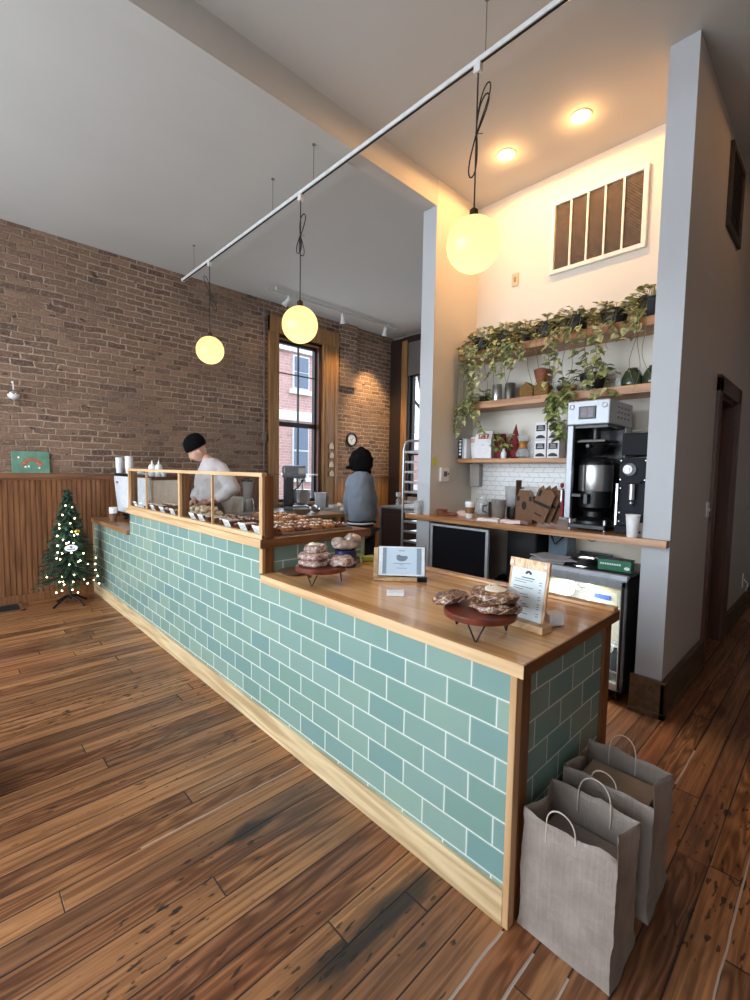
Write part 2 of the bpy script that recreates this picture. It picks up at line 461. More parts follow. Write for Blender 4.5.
# ---- window 1 in the brick wall
w = struct(build('window_1', B().box(4.0,6.535,1.0,4.80,6.541,3.62), M_glass, smooth=False))
f = B(); f.box(3.97,6.50,1.0,4.01,6.58,3.64).box(4.77,6.50,1.0,4.86,6.58,3.64).box(3.97,6.50,3.60,4.86,6.58,3.66).box(3.97,6.48,.98,4.86,6.58,1.05)
f.box(3.99,6.50,2.26,4.80,6.57,2.335).box(4.442,6.515,1.05,4.460,6.56,3.6).box(4.0,6.52,3.12,4.78,6.555,3.135)
build('window_sash', f, M_dark, w, smooth=False, bev=.003)
f = B(); f.box(3.80,6.35,.0,3.97,6.44,3.93).box(4.86,6.35,0,5.17,6.42,3.93).box(3.80,6.34,3.70,5.19,6.42,3.95)
f.box(4.90,6.335,0,4.96,6.36,3.70).box(5.10,6.335,0,5.17,6.36,3.93).box(3.97,6.42,3.64,4.86,6.5,3.70)
build('window_casing', f, M_trimz, w, smooth=False, bev=.005)
build('jamb', B().box(4.80,6.42,1.0,4.86,6.50,3.66).box(3.968,6.42,1.0,3.985,6.5,3.66), M_doorw, w, smooth=False)
build('window_sill', B().box(3.95,6.33,.96,4.88,6.5,1.0), M_trimx, w, smooth=False, bev=.004)
# conduit down the brick beside that window
cd = build('conduit', B().tube([(3.72,6.39,4.1),(3.72,6.39,1.52)],.012).box(3.69,6.36,2.0,3.75,6.42,2.10).cyl((3.72,6.33,3.93),(3.72,6.42,3.93),.03), mat('grey_conduit',(110,98,90),.5))
tag(cd, 'thin grey electrical conduit running down the brick beside the tall window', 'conduit')
# ---- window 2 in the far kitchen wall
w = struct(build('window_2', B().box(6.72,4.6,1.1,6.726,5.94,3.42), M_glass, smooth=False))
f = B(); f.box(6.68,5.92,1.05,6.76,5.98,3.45).box(6.68,4.55,1.05,6.76,4.61,3.45).box(6.68,4.55,1.05,6.76,5.98,1.12).box(6.68,4.6,1.86,6.75,5.95,1.94).box(6.69,5.62,1.1,6.74,5.64,3.4).box(6.68,4.55,3.38,6.76,5.98,3.45)
build('window_sash', f, M_dark, w, smooth=False)
f = B(); f.box(6.56,5.98,0,6.66,6.12,4.05).box(6.60,4.42,0,6.66,4.55,4.05)
build('window_casing', f, M_trimz, w, smooth=False, bev=.004)
build('dark_casing', B().box(6.54,6.12,0,6.66,6.40,4.10).box(6.57,4.42,4.0,6.66,6.12,4.12).box(6.60,5.955,1.05,6.66,5.985,4.0), mat('near_black_wood',(40,26,20),.5), w, smooth=False, bev=.006)
bl = build('roller_blind', B().box(6.58,4.5,3.38,6.60,5.96,4.03), mat('blind_cloth',(96,90,84),.8))
tag(bl, 'grey roller blind pulled partway down over the far kitchen window', 'blind')

# ---- outside: brick building across the way, the far building, ground
M_ob = brick_mat('pink_brick','x',1,.30,.10); M_stone = mat('white_stone',(226,226,224),.8)
M_og = mat('outside_glass',(96,112,136),.15)
t = thing('brick_building','pink brick building with white stone sills seen through the tall window','building',(9.5,14.0,-3))
build('facade', B().box(4,14.0,-3,16,14.6,5.78), M_ob, t, smooth=False)
for z0, z1 in ((4.42,5.62),(1.25,3.15)):
    o = build('window', B().box(9.28,13.93,z0,9.98,14.0,z1), mat('white_window_frame',(214,218,222),.6), t, smooth=False)
    build('pane', B().box(9.34,13.90,z0+.06,9.92,13.93,z0+(z1-z0)*.49).box(9.34,13.90,z0+(z1-z0)*.53,9.92,13.93,z1-.06), M_og, o, smooth=False)
    build('sill', B().box(9.15,13.88,z0-.18,10.1,14.0,z0-.02), M_stone, o, smooth=False)
build('stone_band', B().box(4,13.9,3.28,16,14.0,3.62).box(4,13.85,5.70,16,14.6,5.95), M_stone, t, smooth=False)
t = thing('brick_house','red brick building with a white band seen through the far window','building',(17,12,-3))
build('facade', B().box(17,6,-3,17.5,22,2.6), M_ob, t, smooth=False)
build('stone_band', B().box(16.9,6,2.55,17.5,22,2.95).box(16.9,6,.6,17.0,22,.85), M_stone, t, smooth=False)
def branch(pts, r): return B().tube(pts, r, 8, taper=.5)
t = thing('bare_tree','bare dark street tree branching outside the far window','tree',(11.5,9.7,-3))
build('trunk', branch([(11.5,9.75,-3),(11.5,9.75,0),(11.6,9.8,2.6),(11.4,9.6,3.6),(11.3,9.9,5.2)], .11), mat('bark',(52,46,44),.9), t)
build('branch', branch([(11.6,9.8,2.7),(11.45,9.2,3.3),(11.4,9.0,4.6)], .06), MC['bark'], t)
build('branch', branch([(11.45,9.6,3.4),(11.45,10.2,4.0),(11.5,10.3,5.3)], .06), MC['bark'], t)
struct(build('ground', B().box(-30,-30,-3.1,60,60,-3.0), mat('asphalt',(120,120,122),.9), smooth=False))

# ---- sky and light
wd = bpy.data.worlds.new('sky'); scn.world = wd; wd.use_nodes = True
bg = wd.node_tree.nodes['Background']
tcn = wd.node_tree.nodes.new('ShaderNodeTexCoord'); nz = wd.node_tree.nodes.new('ShaderNodeTexNoise'); nz.inputs['Scale'].default_value = 2.0
rp = wd.node_tree.nodes.new('ShaderNodeValToRGB'); rp.color_ramp.elements[0].color = (.72,.80,.93,1); rp.color_ramp.elements[1].color = (.86,.90,.96,1)
wd.node_tree.links.new(tcn.outputs['Generated'], nz.inputs['Vector']); wd.node_tree.links.new(nz.outputs['Fac'], rp.inputs[0]); wd.node_tree.links.new(rp.outputs[0], bg.inputs[0])
bg.inputs[1].default_value = 3.6
def area(name, loc, rot, sx, sy, power, col):
    l = bpy.data.lights.new(name,'AREA'); l.shape = 'RECTANGLE'; l.size = sx; l.size_y = sy; l.energy = power; l.color = col
    o = bpy.data.objects.new(name,l); COL.objects.link(o); o.location = loc; o.rotation_euler = rot; return o
def spot(name, loc, target, power, col, ang=80, blend=.6, r=.04):
    l = bpy.data.lights.new(name,'SPOT'); l.energy = power; l.color = col; l.spot_size = math.radians(ang); l.spot_blend = blend; l.shadow_soft_size = r
    o = bpy.data.objects.new(name,l); COL.objects.link(o); o.location = loc
    o.rotation_euler = (Vector(target)-Vector(loc)).to_track_quat('-Z','Y').to_euler(); return o
DAY = (.80,.90,1.0)
for i, (y0, y1) in enumerate(((-1.0,1.25),(1.45,3.7),(3.9,6.1))):
    area('daylight_window', (-2.5,(y0+y1)/2,2.1), (0,-PI/2,0), 3.2, y1-y0-.05, (12,130,120)[i], DAY)
area('daylight_kitchen', (4.4,6.38,2.3), (-PI/2,0,0), .75, 2.5, 12, DAY)
area('daylight_kitchen', (6.5,5.27,2.3), (0,PI/2,0), 2.2, 1.3, 11, DAY)
WARM = (1.0,.50,.17)
# ================================================================== CUSTOMER COUNTER
M_tileF = tile_mat('teal_tile_front','y',.2135,.108,1.0038,.900)
M_tileE = tile_mat('teal_tile_end','x',.2135,.108,1.415,.900)
M_top = wood('butcher_block',(188,138,86),(222,176,122),'y',.22,1.0,coat=.4,plank=.062,paxis='x')
M_topedge = wood('worktop_edge',(104,66,38),(138,92,56),'x',.3)
M_brz = wood('brown_post',(104,62,32),(138,88,48),'z',.4)
M_inner = mat('counter_carcass',(150,146,140),.6)
t = thing('service_counter','long L-stepped service counter clad in teal subway tile with pale oak skirting','counter',(1.78,3.4,0))
b = B()   # front cladding: one stepped slab
b.prism([(.735,.0),(6.385,.0),(6.385,.875),(4.93,.875),(4.93,1.10),(2.39,1.10),(2.39,.90),(.735,.90)],'x',1.366,1.39)
build('front_tiles', b, M_tileF, t, smooth=False)
build('end_tiles', B().box(1.39,.726,0,2.19,.74,.90), M_tileE, t, smooth=False)
build('corner_post', B().box(1.373,2.345,.948,1.43,2.385,1.10), M_brz, t, smooth=False)
build('corner_post', B().box(1.354,2.345,.948,1.372,2.38,1.10), M_oakz, t, smooth=False)
build('step_tiles', B().box(1.432,2.352,.948,2.14,2.37,1.10), tile_mat('teal_tile_step','x',.2135,.108,1.50,.900), t, smooth=False)
b = B(); b.box(1.39,.745,.02,2.18,2.39,.898).box(1.43,2.371,.90,2.16,2.40,1.098).box(1.39,2.39,.02,2.16,3.6,1.098).box(1.39,3.6,.02,1.84,4.93,1.098).box(1.39,4.93,.02,2.02,6.385,.873)
build('cabinet_body', b, M_inner, t, smooth=False)
build('skirting', B().box(1.35,.735,0,1.368,6.385,.128), wood('pale_oak_skirting',(176,146,104),(226,202,160),'y',.5), t, smooth=False, bev=.002)
build('corner_post', B().box(1.352,.712,0,1.392,.737,.90), M_oakz, t, smooth=False, bev=.002)
build('corner_post', B().box(1.393,.712,0,1.452,.728,.90), M_brz, t, smooth=False, bev=.002)
build('end_post', B().box(2.15,.712,0,2.225,.745,.90), M_brz, t, smooth=False, bev=.002)
build('end_post', B().box(2.14,2.342,.948,2.165,2.38,1.10), mat('pale_grout_trim',(170,176,160),.6), t, smooth=False)
build('end_post', B().box(1.352,6.375,.10,1.392,6.40,.875), M_oakz, t, smooth=False)

b = B(); b.box(1.342,.688,.902,2.235,2.338,.946)
w = build('countertop', b, M_top, smooth=False, bev=.003); build('front_edge', B().box(1.338,.684,.901,1.3415,2.338,.945), M_oak, w, smooth=False); build('end_edge', B().box(1.342,.684,.901,2.236,.6875,.945), M_topedge, w, smooth=False); tag(w,'low oiled butcher block countertop with the two cake stands and the tablet','countertop')
build('upstand', B().box(2.175,.69,.947,2.232,2.335,.962), M_top, w, smooth=False, bev=.003)
b = B(); b.box(1.342,2.338,1.102,2.205,3.6,1.148).box(1.342,3.6,1.102,1.86,4.935,1.148)
w = build('countertop', b, wood('ledge_top',(150,94,50),(196,140,84),'y',.3,plank=.07,paxis='x'), smooth=False, bev=.003); tag(w,'raised oak countertop ledge carrying the glass pastry case','countertop')
build('edge_strip', B().box(1.335,2.335,1.10,1.343,4.937,1.15), M_oak, w, smooth=False)
build('edge_strip', B().box(1.335,2.328,1.10,2.207,2.338,1.15), M_topedge, w, smooth=False)
b = B(); b.box(1.335,4.94,.877,2.05,6.39,.922)
w = build('countertop', b, wood('left_top',(140,100,64),(186,142,96),'y',.3,plank=.07,paxis='x'), smooth=False, bev=.003); tag(w,'low wooden countertop under the espresso machine by the brick wall','countertop')

# ------------------------------------------------ glass display case
t = thing('display_case','long oak framed glass pastry case on the raised counter ledge','display case',(1.58,3.6,1.148))
YP = (4.885,3.595,2.345)
for k, y in enumerate(YP):
    build('post', B().box(1.352,y,1.15,1.372,y+.035,1.528), M_oakz, t, smooth=False, bev=.002)
    build('deep_post', B().box(1.373,y,1.15,1.43,y+.04,1.525), M_brz, t, smooth=False, bev=.002)
for y in (4.39,3.02): build('mullion', B().box(1.354,y,1.15,1.372,y+.013,1.515), M_oakz, t, smooth=False, bev=.002)
build('top_rail', B().box(1.348,2.345,1.516,1.385,4.92,1.540), M_oak, t, smooth=False, bev=.003)
build('bottom_rail', B().box(1.348,2.345,1.148,1.38,4.92,1.175), M_oak, t, smooth=False, bev=.003)
ys = [4.885,4.41,4.39,3.63,3.595,3.04,3.02,2.38]
for i in range(0,8,2): build('front_pane', B().box(1.376,ys[i+1],1.172,1.379,ys[i],1.517), M_glass, t, smooth=False)
build('top_pane', B().box(1.386,2.345,1.528,1.80,4.92,1.533), M_glass, t, smooth=False)

# ------------------------------------------------ pastries
M_crust = mat('baked_crust',(166,104,54),.5,0,.35,45,.5,120); M_dcrust = mat('dark_crust',(110,52,32),.4,0,.4,50,.5,120)
M_icing = mat('white_icing',(240,232,214),.45,0,.04); M_scone = mat('scone',(214,192,164),.7,0,.18,40,.8,90)
M_jam = mat('berry_jam',(120,28,22),.25); M_sheet = mat('sheet_pan_metal',(176,176,176),.32,.9)
M_board = wood('dark_board',(92,58,34),(128,84,50),'y',.45)
def make_danish():
    t = thing('danish','','pastry'); b = B(); pts = []
    for i in range(46):
        a = i*.42; r = .006+.0009*i; pts.append((r*math.cos(a), r*math.sin(a), .022+.012*(1-i/46)))
    b.tube(pts, .0105, 8); b.lathe((0,0,0),[(.03,0),(.046,.004),(.05,.016),(.044,.026),(.01,.03)],20); b.jig(.004,40)
    build('crust', b, M_crust, t)
    b = B(); 
    for i in range(7):
        a = i*.9; b.sph((.022*math.cos(a),.022*math.sin(a),.036),(.011,.008,.006),8,6)
    build('icing', b, M_icing, t)
    return t
def make_tart():
    t = thing('berry_danish','','pastry'); b = B()
    b.lathe((0,0,0),[(.034,0),(.048,.006),(.052,.02),(.044,.03),(.028,.024),(.004,.022)],20); b.jig(.006,50,3)
    build('crust', b, M_dcrust, t)
    b = B().sph((0,0,.026),(.028,.026,.009),14,8).jig(.004,60)
    build('filling', b, M_jam, t)
    b = B(); 
    for i in range(5): b.sph((.03*math.cos(i*1.3),.03*math.sin(i*1.3),.033),(.012,.006,.004),8,6)
    build('icing', b, M_icing, t)
    return t
def make_scone():
    b = B().sph((0,0,.026),(.048,.04,.028),16,10).sph((.018,.01,.045),(.02,.02,.014),10,6).sph((-.02,-.006,.042),(.018,.016,.012),10,6).jig(.014,34,5)
    o = build('scone', b, M_scone); tag(o,'','pastry'); return o
def make_loaf():
    b = B().box(-.05,-.03,0,.05,.03,.045).jig(.004,40,2); o = build('cake_slice', b, M_dcrust, bev=.01); tag(o,'','cake')
    build('icing', B().box(-.047,-.027,.042,.047,.027,.052).jig(.004,60,1), M_icing, o, bev=.004)
    return o
def tray(name, label, x0, y0, x1, y1, z, m=M_sheet):
    b = B(); b.box(x0,y0,z,x1,y1,z+.004)
    for q in ((x0,y0,x0+.006,y1),(x1-.006,y0,x1,y1),(x0,y0,x1,y0+.006),(x0,y1-.006,x1,y1)): b.box(q[0],q[1],z,q[2],q[3],z+.018)
    o = build(name, b, m, bev=.002); tag(o,label,'tray'); return center(o)
protos = {'danish':make_danish(),'tart':make_tart(),'scone':make_scone(),'slice':make_loaf()}
used = set()
def put(kind, x, y, z, label, group, rz=None, sc=1):
    rz = random.uniform(0,6.28) if rz is None else rz
    p = protos[kind]
    if kind in used: return dup(p, (x,y,z), rz, label, group, sc)
    used.add(kind); place(p,(x,y,z),rz,sc); p['label'] = label; p['group'] = group; return p
# inside the case, three bays (far to near)
bays = ((3.66,4.36,'scone','far'),(3.66,4.86,'danish','far'))
tray('serving_board','dark serving board at the far end of the pastry case, beside the espresso machine',1.45,4.42,1.76,4.86,1.15,M_board)
tray('serving_board','dark serving board in the pastry case just beyond the middle post',1.45,3.68,1.76,4.36,1.15,M_board)
tray('serving_board','dark serving board with brown slices just this side of the middle post',1.45,3.06,1.76,3.56,1.15,M_board)
tray('serving_board','dark serving board of iced danishes at the near end of the pastry case',1.405,2.42,1.525,3.0,1.15,M_board)
for i in range(4):
    for j in range(2): put('slice',1.53+.13*j,4.50+.095*i,1.155,'iced dark cake slice at the far end of the pastry case','cake slices at the far end of the case',rz=PI/2+random.uniform(-.1,.1)*0,sc=.85)
for i in range(6):
    for j in range(1): put('tart',1.48+.125*j,3.74+.115*i,1.155,'dark berry danish with white icing in the bay beyond the middle post','berry danishes beyond the middle post')
for i in range(4):
    for j in range(3): put('scone',1.57+.075*j,3.69+.10*i,1.155,'pale lumpy scone on the board just beyond the middle post','scones in the pastry case',sc=.74)
for i in range(3):
    for j in range(2): put('scone',1.60+.09*j,3.72+.11*i,1.188,'pale lumpy scone stacked on top of the scone pile','upper layer of the scone pile',sc=.74)
for i in range(5):
    for j in (1,): put('tart' if i%2 else 'slice',1.465,2.475+.118*i,1.155,'white iced dark pastry in the near bay of the pastry case','pastries in the near bay of the case',rz=0 if i%2==0 else None,sc=1.0)
for i in range(4):
    for j in range(3): put('slice' if j==0 else 'tart',1.50+.10*j,3.12+.115*i,1.155,'dark iced pastry on the board this side of the middle post','dark pastries this side of the middle post',rz=0 if j==0 else None,sc=.85)
# sheet pans on the ledge, right of the case end post
tray('sheet_pan','aluminium sheet pan of pastries on the ledge nearest the end post, open to the counter',1.535,2.40,2.10,2.86,1.149)
tray('sheet_pan','aluminium sheet pan of pastries behind the nearer pan on the ledge',1.84,2.90,2.17,3.45,1.149)
for i in range(5):
    for j in range(3): put(('danish','tart','danish')[(i+j)%3],1.595+.11*i,2.465+.135*j,1.154,'glazed danish with white icing on the near sheet pan','danishes on the near sheet pan',sc=1.08)
for i in range(4):
    for j in range(2): put('danish',1.93+.14*j,2.98+.135*i,1.154,'glazed danish on the second sheet pan further back','danishes on the back sheet pan',sc=1.05)
# price cards
M_card = mat('white_card',(240,242,244),.5,0,.02); M_ink = mat('grey_ink',(70,74,80),.6)
def make_card():
    t = thing('price_card','','price card')
    M = Matrix.Rotation(-.45,4,'Y')
    b = B().box(-.001,-.034,0,.001,.034,.058).xf(M); build('card', b, M_card, t, smooth=False)
    b = B()
    for z, w in ((.045,.022),(.035,.026),(.026,.018),(.013,.010)): b.box(-.0016,-w,z,-.0012,w,z+.0014)
    build('writing', b.xf(M), M_ink, t, smooth=False)
    build('foot', B().box(-.004,-.03,-.0,.014,.03,.004), M_card, t, smooth=False)
    return t
cy_ = [4.80,4.62,4.36+.1-.15,4.08,3.84,3.43,3.27,2.86,2.64,2.46]
on_ = ['first','second','third','fourth','fifth','sixth','seventh','eighth','ninth','last']
pc = make_card()
for i, y in enumerate(cy_):
    o = pc if i == 0 else dup(pc,(0,0,0)); place(o,(1.405,y,1.151),0,1.3)
    o['label'] = '%s white price card from the far end inside the pastry case'%on_[i]; o['group'] = 'price cards behind the case glass'

# ------------------------------------------------ cake stands and wrapped cakes
M_standw = wood('red_brown_stand',(84,36,26),(122,56,38),'x',.35); M_blk = mat('black_metal',(22,22,24),.4,.6)
def cake_stand(label, x, y):
    t = thing('cake_stand',label,'cake stand',(x,y,.947))
    build('board', B().lathe((x,y,1.015),[(.125,0),(.138,.004),(.14,.02),(.136,.026)],40), M_standw, t)
    for k in range(3):
        a = 2*PI*k/3 + 3.6; c, s = math.cos(a), math.sin(a); R = .105
        p = lambda tt, z, rr=R: (x+rr*c - tt*s, y+rr*s + tt*c, z)
        build('leg', B().tube([p(-.032,1.016),p(-.002,.951,R+.006),p(.002,.951,R+.006),p(.032,1.016)],.0032,8), M_blk, t)
    return t
cake_stand('round red-brown wooden cake stand on black hairpin legs near the counter corner',1.49,.95)
cake_stand('round red-brown wooden cake stand on hairpin legs by the end of the pastry case',1.50,1.97)
def cakem(nm='wrapped_cake', cs=((48,22,14),(92,52,34),(136,92,64),(220,198,166))):
    t = NT(nm); x,y,z = t.pos(obj=True); v = t.vec(x,y,z)
    n = t.noise(v,70,4,.7); n2 = t.noise(v,22,2); c = t.ramp(n*.75+n2*.25,[(p, srgb(*k)) for p, k in zip((.38,.47,.54,.62), cs)])
    t.out(color=c, rough=.45); t.bump(n, .8, .004); t.p.inputs['Coat Weight'].default_value = .9; t.p.inputs['Coat Roughness'].default_value = .12
    t2 = t.noise(v,26,3,.6,1.5); bn = t.node('ShaderNodeBump'); bn.inputs['Strength'].default_value = .9; bn.inputs['Distance'].default_value = .008
    t.inp(bn.inputs['Height'], t2); t.con(bn.outputs[0], t.p.inputs['Coat Normal']); return t.m
M_cake = cakem(); M_cake2 = cakem('wrapped_cake_pale',((96,58,48),(150,112,98),(190,158,144),(232,216,200)))
M_wrap = mat('plastic_wrap_folds',(196,176,176),.12,0,.1,60,.9,60,coat=.8)
def cake(label, x, y, z, R, h, tilt=0, icing=False, rz=0, seed=0, m=None):
    t = thing('wrapped_cake',label,'cake',(0,0,0))
    b = B().lathe((0,0,0),[(R*.80,0),(R*.95,h*.1),(R,h*.4),(R*.96,h*.75),(R*.80,h*.97),(R*.5,h*1.04),(R*.2,h*1.05),(.002,h*1.03)],32).jig(.010,26,seed)
    build('cake', b, m or M_cake, t)
    b = B()
    for k in range(9):
        a = k*.7+seed; pts = [(R*(1.0)*math.cos(a+u*.12), R*1.0*math.sin(a+u*.12), h*(.18+.14*u)) for u in range(5)]
        b.tube(pts,.0022,5,taper=.3)
    build('wrap_fold', b, M_wrap, t)
    if icing:
        b = B().sph((-R*.1,0,h*1.04),(R*.55,R*.44,.008),20,8).sph((R*.28,.01,h*1.06),(R*.16,R*.2,.006),12,6).jig(.006,40,seed)
        build('icing', b, M_icing, t)
        b = B()
        for k in range(6): b.sph((R*(.05+.06*k),R*.2*math.sin(k*2),h*1.05+.006),(.006,.004,.002),6,4)
        build('herb_sprinkle', b, mat('herb_green',(70,80,40),.6), t)
    t.location = (x,y,z); t.rotation_euler = (0,tilt,rz); return t
cake('wrapped pecan-speckled cake at the bottom of the near stack, on the corner stand',1.535,.912,1.043,.100,.038,seed=1)
cake('wrapped round cake with cream icing on top of the near stack',1.540,.915,1.082,.097,.036,icing=True,seed=2,rz=.5)
cake('small wrapped speckled cake leaning over the left edge of the corner stand',1.462,1.068,1.052,.072,.032,tilt=.18,rz=1.9,seed=3)
cake('wrapped pinkish cake at the bottom of the stack by the pastry case',1.475,2.00,1.043,.088,.036,seed=4,m=M_cake2)
cake('wrapped speckled cake in the middle of the stack by the pastry case',1.475,2.00,1.078,.086,.036,seed=5,m=M_cake2)
cake('small wrapped iced cake on top of the stack by the pastry case',1.49,2.01,1.113,.064,.040,seed=6,icing=True,m=M_cake2)
cake('wrapped brown loaf cake to the right on the far cake stand',1.585,1.895,1.043,.066,.050,seed=7,m=M_cake2)
# low plate and board knife behind that stand
w = build('serving_plate', B().lathe((1.50,2.235,.95),[(.04,0),(.075,.004),(.088,.018),(.084,.018),(.06,.008),(.002,.006)],28), mat('brown_plate',(96,72,54),.35)); tag(center(w),'shallow brown plate on the counter in the corner below the pastry case','plate')
# blue tin with wrapped bread
t = thing('blue_tin','dark blue tin standing behind the far cake stand','tin',(1.87,2.20,.947))
build('tin', B().lathe((1.87,2.20,.948),[(.066,0),(.070,.004),(.070,.105),(.066,.108),(.062,.108),(.06,.004)],28), mat('navy_tin',(24,34,84),.35), t)
build('label_band', B().lathe((1.87,2.20,.972),[(.0705,0),(.0710,.002),(.0710,.012),(.0705,.014)],28,caps=False), mat('cream_label',(196,196,200),.5), t)
b = B().sph((0,0,.03),(.085,.05,.036),18,10).sph((.05,.02,.06),(.055,.045,.045),14,9).sph((-.04,.0,.045),(.05,.045,.03),14,9).jig(.016,22,4)
w = build('wrapped_bread', b, mat('plastic_wrapped_bread',(172,150,136),.22,0,.25,40,.9,50,coat=.7)); tag(w,'plastic wrapped pale bread rolls piled on the blue tin','bread'); place(w,(1.86,2.20,1.057),-.7)
# green tool + sliced item
t = thing('spatula','green silicone spatula with a grey blade lying behind the far cake stand','spatula',(2.05,2.30,.948))
build('handle', B().tube([(1.93,2.12,.972),(1.99,2.19,.974),(2.06,2.27,.974)],.007,8), mat('grey_green_plastic',(120,134,110),.4), t)
build('blade', B().box(-.05,-.02,0,.05,.02,.006).xf(Matrix.Translation((2.10,2.32,.972))@Matrix.Rotation(.85,4,'Z')), mat('silicone_green',(150,170,60),.4), t, bev=.004)
w = build('lime_sponge', B().box(-.045,-.028,0,.045,.028,.03).jig(.004,40).xf(Matrix.Translation((2.105,2.235,.948))@Matrix.Rotation(-.7,4,'Z')), mat('lime_sponge',(196,204,90),.7,0,.1,60,.6,200), bev=.005); tag(center(w),'lime green sponge on the counter left of the tablet','sponge')

# ------------------------------------------------ tablet on wooden stand
A = math.atan2(-.694,.72)
def at(x, y, z, rz): return Matrix.Translation((x,y,z))@Matrix.Rotation(rz,4,'Z')
Mt = at(1.875,1.715,.948,A-.06)
t = thing('tablet_stand','pale plywood stand holding the order tablet on the counter','stand',(1.875,1.715,.948))
T = Mt@Matrix.Translation((-.006,.0,.012))@Matrix.Rotation(-.30,4,'X')
build('back_board', B().box(-.155,.006,0,.13,.020,.172).xf(T), M_oakx, t, smooth=False, bev=.003)
build('foot_board', B().box(-.155,-.03,0,.14,.075,.012).xf(Mt), M_oakx, t, smooth=False, bev=.003)
build('lip', B().box(-.10,-.036,.0,.12,-.026,.020).xf(Mt), M_oakx, t, smooth=False, bev=.002)
build('clip', B().box(.085,-.042,0,.142,-.02,.026).xf(Mt), M_blk, t, smooth=False, bev=.003)
t = thing('tablet','white framed tablet showing a pale order page, leaning on its stand','tablet',(1.875,1.715,.948))
build('body', B().box(-.130,-.008,.006,.140,.001,.180).xf(T), mat('tablet_black',(30,30,32),.4), t, smooth=False, bev=.004)
build('bezel', B().box(-.126,-.0105,.010,.136,-.006,.176).xf(T), mat('tablet_white',(232,236,240),.25), t, smooth=False, bev=.003)
scr = mat('screen_page',(170,186,200),.15,0,.02,emis=(176,194,208),es=.35)
s_ = build('screen', B().box(-.104,-.0116,.020,.116,-.0106,.168).xf(T), scr, t, smooth=False)
bb = B().box(-.104,-.0122,.020,-.082,-.0117,.168).box(.09,-.0122,.020,.116,-.0117,.168); build('page_margin', bb.xf(T), mat('screen_margin',(120,136,150),.2,emis=(130,146,160),es=.25), s_, smooth=False)
bb = B()
bb.sph((.005,-.0119,.108),(.030,.0006,.016),14,8).sph((-.012,-.0119,.118),(.014,.0006,.012),10,6).sph((.026,-.0119,.114),(.014,.0006,.010),10,6)
bb.box(-.012,-.0124,.150,.022,-.0119,.154)
for z, w_ in ((.078,.05),(.070,.012),(.052,.03)): bb.box(.005-w_,-.0124,z,.005+w_,-.0119,z+.003)
build('page_print', bb.xf(T), mat('screen_print',(120,132,144),.3), s_, smooth=False)
t = thing('card_stack','small neat stack of white cards on the counter in front of the tablet','cards',(1.63,1.53,.948))
for k in range(3):
    build('card', B().box(-.042,-.028,.003*k*2,.042,.028,.003*k*2+.005).xf(at(1.63,1.53,.9475,A-.1+.05*k)), M_card, t, smooth=False, bev=.001)
# ------------------------------------------------ menu board in a wooden block
Mb = at(1.68,.862,.947,-PI/2-.10)     # local +X runs toward -Y, local -Y faces the customer side
t = thing('menu_stand','striped wooden block stand with a menu clipboard at the counter corner','menu',(1.68,.862,.947))
build('block', B().box(-.09,-.028,0,.095,.045,.030).xf(Mb), M_oakx, t, smooth=False, bev=.003)
T = Mb@Matrix.Translation((-.012,.012,.02))@Matrix.Rotation(-.16,4,'X')
w = build('clipboard', B().box(-.095,.0,0,.085,.010,.248).xf(T), wood('striped_clipboard',(176,120,76),(232,196,150),'z',.4,2.5), t, smooth=False, bev=.003)
build('top_clamp', B().box(-.095,-.007,.212,.085,0,.250).xf(T), wood('striped_clamp',(190,134,90),(236,204,160),'z',.4,3), w, smooth=False, bev=.002)
bb = B()
for x in (-.082,.072): bb.cyl((x,-.011,.231),(x,-.006,.231),.006,n=12)
build('screw', bb.xf(T), mat('steel_screw',(200,200,200),.3,.9), w)
p = build('menu_page', B().box(-.082,-.0025,.006,.074,-.0005,.215).xf(T), mat('menu_paper',(214,222,224),.5,0,.02), t, smooth=False)
bb = B()
arc = [(-.018+.0,.190)]
import itertools
for k in range(3):
    bb.tube([(-.004+.013*math.cos(a)*(1-.25*k), -.0035, .190+.012*math.sin(a)*(1-.2*k)) for a in [PI*i/10 for i in range(11)]], .0022, 6)
bb.box(-.034,-.0035,.172,.026,-.0026,.176)
yy = .163
rows = ((-.066,.02),(-.066,-.01),None,(-.066,.024),(-.066,-.02),None,(-.066,.004),(-.06,.01),None,(-.066,-.02),(-.06,.0),(-.066,.014),None,(-.066,-.01),(-.06,.012))
for r in rows:
    if r: bb.box(r[0],-.0035,yy,r[1],-.0026,yy+.0022); bb.box(.048,-.0035,yy,.060,-.0026,yy+.0022)
    yy -= .0095
build('menu_writing', bb.xf(T), M_ink, p, smooth=False)
w = build('napkin_block', B().box(-.035,-.03,0,.035,.03,.052).xf(at(1.80,.80,.948,-.5)), mat('white_plastic',(220,222,224),.4), bev=.006); tag(center(w),'small white card holder just behind the menu stand','card holder')
